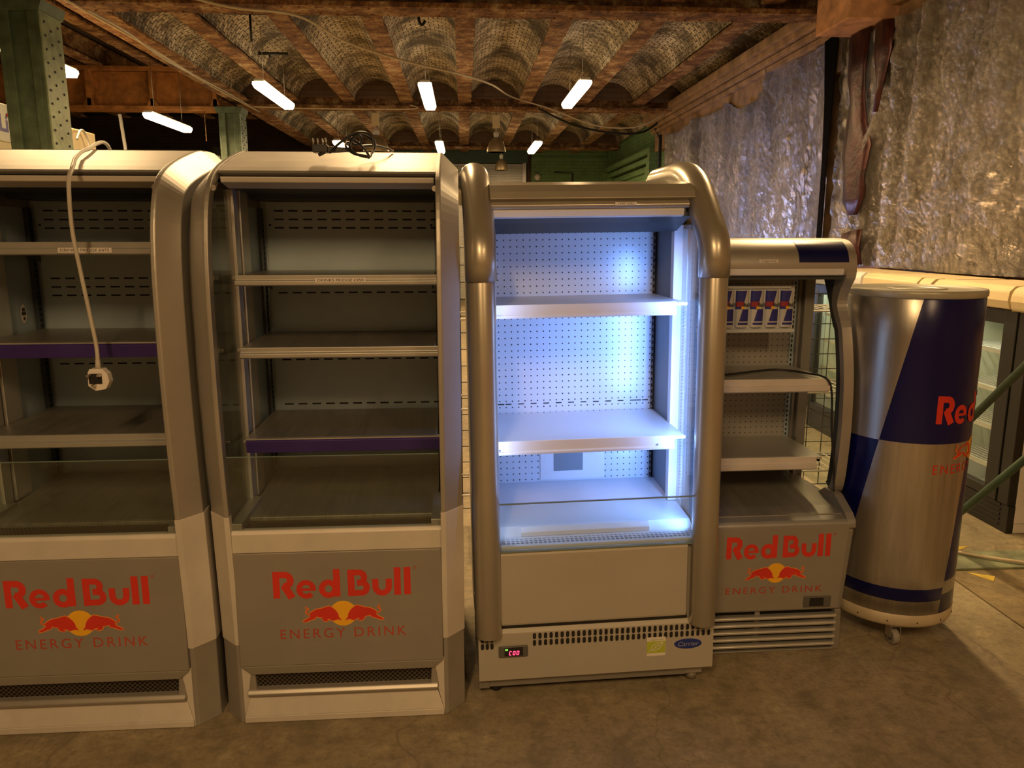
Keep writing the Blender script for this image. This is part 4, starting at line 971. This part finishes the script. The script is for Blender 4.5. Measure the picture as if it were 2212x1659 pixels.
hoodp = [(.50, 1.590), (.40, 1.592), (.31, 1.588), (.26, 1.574), (.225, 1.548), (.206, 1.515), (.200, 1.480), (.206, 1.452), (.24, 1.445), (.50, 1.462)]
hoodp = [hoodp[0]]+[(p.x, p.y) for p in smooth_path([(a, b, 0) for a, b in hoodp[1:8]], 5)]+hoodp[8:]
mb = MB(); mb.prism(hoodp, -.275, .345, smooth=False); hd = mb.build('hood', silver, t, bevel=.008, seg=3)
np_ = [p for p in hoodp if 1.496 < p[1] < 1.580 and p[0] < .30]
mb = MB(); mb.sheet(np_[::-1], .115, .312, -.0015); lab(mb.build('navy_panel', navy, hd), 'navy corner panel')
mb = MB(); mb.prism([(.2005, 1.478), (.1965, 1.474), (.199, 1.454), (.205, 1.451), (.22, 1.451), (.22, 1.478)], -.265, .292); lab(mb.build('lamp_cover', c_lip, hd, bevel=.004, seg=3), 'pale lamp cover strip')
mb = MB(); mb.box((-.265, .22, 1.435), (.312, .50, 1.462)); mb.build('air_outlet', blackg, t)
sticker(t, -.005, .2035, 1.506, .075, .012, 'Fridge £450', .0098)
# shelves
for (z, h, x1) in ((1.056, .052, .250), (.742, .052, .222)):
    mb = MB(); mb.box((-.225, .17, z-.014), (.25, .49, z-.003)); sh = mb.build('shelf', shelfm, t, bevel=.002)
    mb = MB(); mb.prism([(.158, z-h), (.152, z-h+.005), (.150, z-h*.52), (.160, z-h*.48), (.160, z), (.174, z), (.174, z-h)], -.23, x1); lab(mb.build('shelf_edge', silver_l, sh, bevel=.0015), 'pale price rail')
    for sg in (-1, 1): mb = MB(); mb.prism([(.18, z-.012), (.49, z-.012), (.49, z-.07), (.36, z-.045), (.19, z-.03)], LX(sg,.247), LX(sg,.250)); mb.build('shelf_bracket', blackg, sh)
mb = MB(); mb.prism([(.05, .545), (.12, .556), (.49, .585), (.49, .54), (.05, .54)], -.255, .285); mb.build('deck', deckm, t, bevel=.002)
# moulded strip with four can prints
mb = MB(); mb.box((-.24, .300, 1.225), (.150, .312, 1.408)); mb.box((-.24, .285, 1.222), (.152, .312, 1.236)); mb.box((-.24, .290, 1.396), (.13, .312, 1.408))
cp = mb.build('can_print_strip', mat('pale_print_card', (.52, .56, .60), .5, 0, .03, 6), t, bevel=.002); lab(cp, 'moulded card strip printed with silver and blue cans')
cb_ = mat('can_print_blue', (.02, .025, .22), .4, 0, .05, 8); cs_ = mat('can_print_silver', (.55, .58, .6), .4, .2, .05, 8); cr_ = mat('can_print_red', (.30, .02, .03), .5, 0, 0)
for i in range(6):
    cx = .118-i*.0605; w2 = .027; z0, z1 = 1.243, 1.392; zm = (z0+z1)/2-.002; S = []
    def bulge(x, z, e=0): u = (x-cx)/w2; return (x, .300-.012*math.sqrt(max(0, 1-u*u*.96))-e, z)
    mb = MB()
    def strip2(za, zb, fa, fb, mi, e):
        N = 8
        for k in range(N):
            def X(z, s_, ends):
                tt = (z-za)/(zb-za); l = ends[0][0]+(ends[1][0]-ends[0][0])*tt; r = ends[0][1]+(ends[1][1]-ends[0][1])*tt; return cx+w2*(l+(r-l)*s_)
            q = [bulge(X(za, k/N, (fa, fb)), za, e), bulge(X(za, (k+1)/N, (fa, fb)), za, e), bulge(X(zb, (k+1)/N, (fa, fb)), zb, e), bulge(X(zb, k/N, (fa, fb)), zb, e)]
            mb.add(q, [(0, 1, 2, 3)], mi)
    strip2(z0, z0+.008, (-.75, .75), (-1, 1), 1, 0); strip2(z0+.008, z1-.006, (-1, 1), (-1, 1), 1, 0); strip2(z1-.006, z1, (-1, 1), (-.8, .8), 1, 0)
    strip2(zm, z1-.004, (-1, .0), (-1, .55), 0, .0008); strip2(z0+.024, zm, (-.45, 1), (.0, 1), 0, .0008); strip2(z0+.010, z0+.019, (-.6, 1), (-.6, 1), 0, .0008)
    strip2(zm+.010, zm+.030, (-.95, .05), (-.95, .2), 2, .0014)
    pc = mb.build('can_print', [cb_, cs_, cr_], cp, fix=False)
    mb = MB(); mb.lathe([(.0001, 0), (.0065, 0)], 14, (0, 0, 0)); 
    ring = [(cx+.007*math.cos(a), .2860, zm+.006+.006*math.sin(a)) for a in [k*math.pi/7 for k in range(14)]]; mb = MB(); mb.add(ring, [tuple(range(14))]); mb.build('sun_disc', yel, cp, fix=False)
    text('printed_text', 'Bull', .019, lambda a, b, cx=cx: (cx+.014+a, .2855, zm+.017+b), ink if i < 7 else redm, cp, .95, 1, .0008)
mb = MB(); mb.tube(smooth_path([(-.215, .20, 1.066), (-.1, .24, 1.0655), (.10, .33, 1.064), (.20, .25, 1.062), (.235, .16, 1.058), (.26, .155, 1.0), (.275, .16, .85), (.300, .165, .68), (.298, .150, .60), (.300, .16, .575)], 8), .0045, 8); lab(mb.build('loose_cord', black, t), 'thin black cord lying across the shelf')

# ---------------- giant can cooler
CX, CY = 1.76, 2.91
t = CAN = thing('can_cooler', 'giant drink-can shaped cooler in silver and navy standing on casters', 'cooler', (CX, CY, 0)); CAN.scale = (.965, .965, 1)
mb = MB(); mb.lathe([(.250, .140), (.250, .30), (.250, .60), (.250, .90), (.250, 1.20), (.250, 1.372), (.246, 1.378)], 96); bd = mb.build('can_body', can_m, t)
mb = MB(); mb.lathe([(.001, .09), (.238, .09), (.246, .094), (.2505, .104), (.2515, .144), (.245, .147), (.001, .147)], 96); bs = mb.build('base_ring', mat('dusty_cream_ring', (.50, .43, .30), .5, .1, .08, 5, dirt=.3), t)
mb = MB()
for a in range(-170, 180, 26): mb.box((.2512*math.cos(R(a))-.002, .2512*math.sin(R(a))-.002, .112), (.2512*math.cos(R(a))+.002, .2512*math.sin(R(a))+.002, .117))
mb.build('rivet', dark, bs)
mb = MB(); mb.lathe([(.2465, 1.374), (.2535, 1.380), (.2545, 1.396), (.251, 1.404), (.246, 1.404), (.241, 1.399), (.001, 1.402)], 96); ld = mb.build('lid', mat('lid_plastic', (.46, .45, .37), .35, .2, .05, 5, dirt=.15), t)
mb = MB(); mb.lathe([(.085, 1.3995), (.088, 1.4030), (.10, 1.4046), (.110, 1.4030), (.112, 1.3995)], 40, (-.01, -.02, 0)); mb.build('lid_handle_recess', MATS['lid_plastic'], ld)
def cylT(lay=0):
    def T(a, b, l=0):     # a = arc length in metres from angle -104 deg, b = height
        th = R(-94.5)+a/.25; r = .2508+.0005*(l+lay); return (r*math.cos(th), r*math.sin(th), b)
    return T
mb = MB(); heavy(mb, 0, .914, .0900, .106, lambda a, b, l=0: cylT()(a, b, l)); lab(mb.build('lettering', redm, bd, fix=False), 'bold red lettering')
emblem(bd, (.228, .803), .046, lambda a, b, l: cylT()(a, b, l), 0)
lab(text('small_lettering', 'ENERGY DRINK', .052, lambda a, b: cylT()(.222+a, .735+b), redm, bd, 1.0, 1.25), 'thin red lettering')
for a in (-110, 10, 130):
    cx, cy = .20*math.cos(R(a)), .20*math.sin(R(a))
    mb = MB(); mb.box((cx-.03, cy-.03, .084), (cx+.03, cy+.03, .09)); mb.box((cx-.022, cy-.02, .03), (cx-.018, cy+.02, .084)); mb.box((cx+.018, cy-.02, .03), (cx+.022, cy+.02, .084)); ca = mb.build('caster', chrome, t)
    mb = MB(); mb.cyl((cx-.014, cy-.005, .031), (cx+.014, cy-.005, .031), .031, n=28); mb.build('wheel', tyre, ca, bevel=.004)
    mb = MB(); mb.cyl((cx-.0155, cy-.005, .031), (cx+.0155, cy-.005, .031), .014, n=16); mb.build('wheel_hub', black, ca)

# ---------------- white glass-door coolers along the right wall
def glass_cooler(y, lbl, hoodm, hx=2.90):
    t = thing('glass_door_cooler', lbl, 'cooler', (2.93, y, 0), 0, 'glass-door coolers along the right wall')
    L_ = .80; D = .46
    mb = MB(); mb.box((.05, 0, .05), (D, .03, 1.22)); mb.box((.05, L_-.03, .05), (D, L_, 1.22)); mb.box((D-.03, .03, .05), (D, L_-.03, 1.22)); mb.box((.05, 0, .0), (D, L_, .06)); mb.box((.03, 0, 1.21), (D, L_, 1.325)); mb.build('cabinet', white, t, bevel=.004)
    mb = MB(); mb.prism([(-.03, 1.215), (-.045, 1.26), (-.04, 1.31), (-.01, 1.338), (.05, 1.342), (.05, 1.21)], .125, L_-.005, axis='y'); lab(mb.build('header_sign', hoodm, t, bevel=.008, seg=3), 'rounded cream header'); mb = MB(); mb.prism([(-.03, 1.205), (-.045, 1.26), (-.04, 1.31), (-.01, 1.338), (.05, 1.342), (.05, 1.205)], -.02, .105, axis='y'); lab(mb.build('header_end_cap', hoodm, t, bevel=.02, seg=3), 'pale rounded end cap')
    mb = MB(); mb.box((.04, .0, 1.325), (D, L_, 1.335)); mb.build('top_cover', cream, t)
    mb = MB(); mb.box((0, 0, .16), (.05, .084, 1.21)); mb.box((0, L_-.075, .16), (.05, L_, 1.21)); mb.box((-.006, .09, .16), (.05, .19, 1.21)); mb.box((0, .19, 1.13), (.05, L_-.075, 1.21)); mb.box((0, .19, .16), (.05, L_-.075, .215)); dr = mb.build('door_frame', black, t, bevel=.004); lab(dr, 'black door frame')
    mb = MB(); mb.box((.018, .19, .215), (.024, L_-.075, 1.13)); mb.build('door_glass', glassm, dr)
    mb = MB(); mb.box((-.022, L_-.10, .55), (-.008, L_-.085, .95)); mb.build('handle', blackg, dr)
    mb = MB(); mb.box((.01, 0, .0), (.05, L_, .155)); 
    for i in range(5): mb.box((.005, .06, .03+i*.028), (.012, L_-.06, .042+i*.028), 0)
    mb.build('kick_grille', black, t)
    mb = MB(); mb.box((.10, .03, .27), (D-.03, .04, 1.2)); mb.box((.10, L_-.04, .27), (D-.03, L_-.03, 1.2)); mb.box((D-.04, .04, .27), (D-.03, L_-.04, 1.2)); mb.build('inner_liner', mat('pale_liner', (.70, .70, .58), .5, 0, .04, 4) if 'pale_liner' not in MATS else MATS['pale_liner'], t)
    for z in (.30, .52, .74, .96):
        mb = MB()
        for j in range(9): mb.box((.10+j*.035, .05, z), (.104+j*.035, L_-.05, z+.004))
        mb.box((.08, .05, z-.012), (.088, L_-.05, z+.014)); mb.build('wire_shelf', paper, t)
    area('cooler_light', t, (.12, L_/2, 1.18), (0, R(25), 0), .05, .6, 2.2, (.95, 1.0, .72))  # added fill that brightens the cooler inside, no known lamp there
    return t
glass_cooler(3.80, 'white glass-door cooler nearest the handrail, showing its bare white side', cream)
glass_cooler(4.65, 'white glass-door cooler mostly hidden behind the giant can, cream header', cream)
glass_cooler(5.50, 'white glass-door cooler whose header shows between curved fridge and giant can', white)

# handrail
rail_m = mat('dark_green_rail', (.035, .07, .045), .45, 0, .15, 8)
t = thing('handrail', 'dark green tubular handrail slanting up beside the glass-door coolers', 'handrail', (2.5, 3.6, 0))
mb = MB(); a = Vector((0, .08, .59)); b = Vector((0, -1.05, 1.72)); mb.tube([a, b], .0185, 14); mb.build('upper_rail', rail_m, t)
mb = MB(); mb.tube([Vector((0, .12, .05)), Vector((0, .05, .14)), Vector((0, -.05, .232)), Vector((0, -1.05, 1.245))], .0185, 14); mb.build('lower_rail', rail_m, t)
mb = MB(); mb.tube([(0, .08, .59), (0, .10, .50), (0, .10, 0)], .0185, 14); mb.build('post', green_p, t)
mb = MB(); mb.tube([(0, -1.05, 1.72), (0, -1.05, 0)], .0185, 14); mb.build('post', green_p, t)
cable('floor_cable', [(2.44, 4.3, .012), (2.36, 3.9, .012), (2.42, 3.57, .012), (2.45, 3.55, .024), (2.58, 3.46, .024), (2.72, 3.385, .024), (2.86, 3.33, .012), (3.1, 3.30, .012), (3.5, 3.28, .012)], .008, cable_c, 'cream cable snaking over the floor and kerb by the coolers', k=8)
ytape = mat('yellow_tape', (.62, .46, .06), .6, 0, .15, 20, dirt=.2)
def tape(p, lbl):
    mb = MB(); mb.prism([(a, b) for a, b in p], .0005, .0022, axis='z'); return tag(mb.build('floor_tape', ytape), lbl, 'floor marking', 'yellow arrow marks')
tape([(2.415, 3.335), (2.52, 3.285), (2.475, 3.235)], 'worn yellow triangle of tape on the floor in front of the kerb')
o = tape([(2.50, 3.66), (2.62, 3.64), (2.55, 3.60), (2.44, 3.60)], 'worn yellow tape mark on the floor beyond the kerb')

# wire racks behind the fridges
def wire_rack(x0, x1, y, z1, lbl):
    t = thing('wire_rack', lbl, 'rack', (x0, y, 0), 0, 'wire racks behind the fridges'); w_ = x1-x0
    mb = MB()
    for x in (0, w_):
        for yy in (0, .35): mb.cyl((x, yy, 0), (x, yy, z1), .010, n=8)
    mb.build('posts', chrome, t)
    mb = MB(); n = int(w_/.09)
    for i in range(n+1): mb.cyl((w_*i/n, .36, .1), (w_*i/n, .36, z1), .0028, n=6)
    for i in range(int(z1/.09)): mb.cyl((0, .36, .1+i*.09), (w_, .36, .1+i*.09), .0028, n=6)
    mb.build('wire_back', blackg, t)
    for z in (.3, .75, 1.2):
        mb = MB()
        for i in range(int(w_/.05)): mb.cyl((.02+i*.05, 0, z), (.02+i*.05, .35, z), .003, n=6)
        mb.cyl((0, 0, z), (w_, 0, z), .006, n=6); mb.cyl((0, .35, z), (w_, .35, z), .006, n=6); mb.build('wire_shelf', paper, t)
    return t
wire_rack(1.50, 2.35, 4.05, 1.30, 'dark wire rack seen through the side glass of the curved fridge')
wire_rack(-.30, .35, 3.75, 1.55, 'dark wire rack glimpsed in the gap left of the lit fridge')
# added cool-lit cooler, unseen behind the row, to throw bluish light onto the silver sheets
t = thing('glass_door_cooler', 'lit glass-fronted cooler standing behind the row of display fridges', 'cooler', (1.5, 9.0, 0))
mb = MB(); mb.box((0, 0, 0), (.6, .03, 1.15)); mb.box((0, 1.57, 0), (.6, 1.6, 1.15)); mb.box((0, .03, 0), (.03, 1.57, 1.15)); mb.box((0, 0, 1.12), (.6, 1.6, 1.15)); mb.box((0, 0, 0), (.6, 1.6, .12)); mb.build('cabinet', white, t)
mb = MB(); mb.box((.03, .05, .2), (.05, 1.55, 1.1)); mb.build('lit_back', coolglow, t)
area('cooler_light', t, (.30, .8, .9), (0, R(-115), 0), .5, 1.4, 110, (.38, .50, 1.0))

# ---------------- cables and plugs on the fridges
# white cable over the leftmost fridge with UK plug
t = thing('power_cable', 'pale grey power cable hanging over the leftmost fridge with white plug', 'cable', (-1.128, 2.34, 0))
pts = [(-.18, .80, 1.80), (-.185, .77, 1.87), (-.180, .72, 1.912), (-.163, .66, 1.925), (-.150, .60, 1.928), (-.145, .55, 1.920), (-.130, .48, 1.905), (-.109, .40, 1.886), (-.089, .30, 1.866), (-.050, .17, 1.834), (-.025, .10, 1.810), (-.008, .05, 1.790), (-.004, .015, 1.75), (-.003, .005, 1.62), (.008, .005, 1.50), (.022, .005, 1.37), (.032, .003, 1.28), (.033, .0, 1.232)]
mb = MB(); mb.tube(smooth_path(pts, 8), .0062, 10); mb.build('cord', cable_w, t)
mb = MB(); mb.tube([(.033, .0, 1.237), (.033, -.001, 1.208)], [.0065, .009], 12); pg = mb.build('strain_relief', cable_w, t)
mb = MB(); mb.prism([(.006, 1.200), (.012, 1.211), (.048, 1.211), (.062, 1.196), (.066, 1.172), (.054, 1.150), (.024, 1.145), (.004, 1.160)], -.012, .014, axis='y'); pb = mb.build('plug', paper, t, bevel=.004)
mb = MB(); mb.box((.008, -.0145, 1.166), (.046, -.012, 1.197)); mb.build('plug_face', black, pb, bevel=.001)
for dx, dz in ((.012, 1.193), (.042, 1.193), (.024, 1.163)): mb = MB(); mb.box((dx-.004, -.030, dz-.003), (dx+.004, -.0145, dz+.003)); mb.build('pin', chrome, pb)
# black coil on second fridge
t = thing('power_cable', 'black power cable coiled on top of the second fridge with upturned plug', 'cable', (-.40, 2.60, 1.86))
def PX(u, v, y=.0): # helper: pixel -> local position on the vertical plane y (layout only)
    p, yw = R(10.9), R(3.55); fw = Vector((math.sin(yw)*math.cos(p), math.cos(yw)*math.cos(p), -math.sin(p))); rt = Vector((math.cos(yw), -math.sin(yw), 0)); up = rt.cross(fw)
    d = fw+rt*((u-1106)/1660)+up*((829.5-v)/1660); k = (2.60+y)/d.y; return (d.x*k+.40, y, 1.6+d.z*k-1.86)
def coil(uv, yy): return [PX(u, v, y) for (u, v), y in zip(uv, yy)]
c1 = coil([(712,330),(735,308),(765,289),(790,287),(806,300),(810,318),(803,331),(797,339),(775,335),(757,322),(757,308),(768,292),(778,294),(780,306),(772,313)], [-.05,-.02,.0,.02,.03,.02,-.01,-.05,-.05,-.04,-.02,.0,.02,.03,.02])
c2 = coil([(772,313),(750,308),(748,318),(765,332),(790,337),(797,340),(790,325),(772,308),(762,298),(775,288),(800,300),(808,314)], [.02,.0,-.03,-.05,-.06,-.06,-.03,.0,.02,.04,.05,.05])
c3 = coil([(780,316),(810,315),(835,320),(848,326)], [.03,.08,.14,.20])
mb = MB(); mb.tube(smooth_path(c1+c2[1:], 6), .0042, 8); mb.tube(smooth_path(c3, 6), .0042, 8); mb.build('cord', black, t)
q = Vector(PX(693, 322, -.02))
mb = MB(); mb.box((q.x-.024, q.y-.02, q.z-.012), (q.x+.024, q.y+.02, q.z+.012)); mb.hexa([(q.x+.02, q.y-.012, q.z-.012), (q.x+.095, q.y-.008, q.z-.008), (q.x+.095, q.y+.008, q.z-.008), (q.x+.02, q.y+.012, q.z-.012), (q.x+.02, q.y-.012, q.z+.008), (q.x+.095, q.y-.008, q.z+.004), (q.x+.095, q.y+.008, q.z+.004), (q.x+.02, q.y+.012, q.z+.008)]); mb.cyl((q.x-.006, q.y-.012, q.z-.020), (q.x+.015, q.y-.012, q.z-.010), .006, n=8); pb = mb.build('plug', black, t, bevel=.003)
for dx, dy in ((-.022, 0), (-.010, .01), (.006, .01), (.018, -.005)): mb = MB(); mb.cyl((q.x+dx, q.y+dy, q.z+.01), (q.x+dx, q.y+dy, q.z+.034), .0024, n=8); mb.build('pin', chrome, pb)
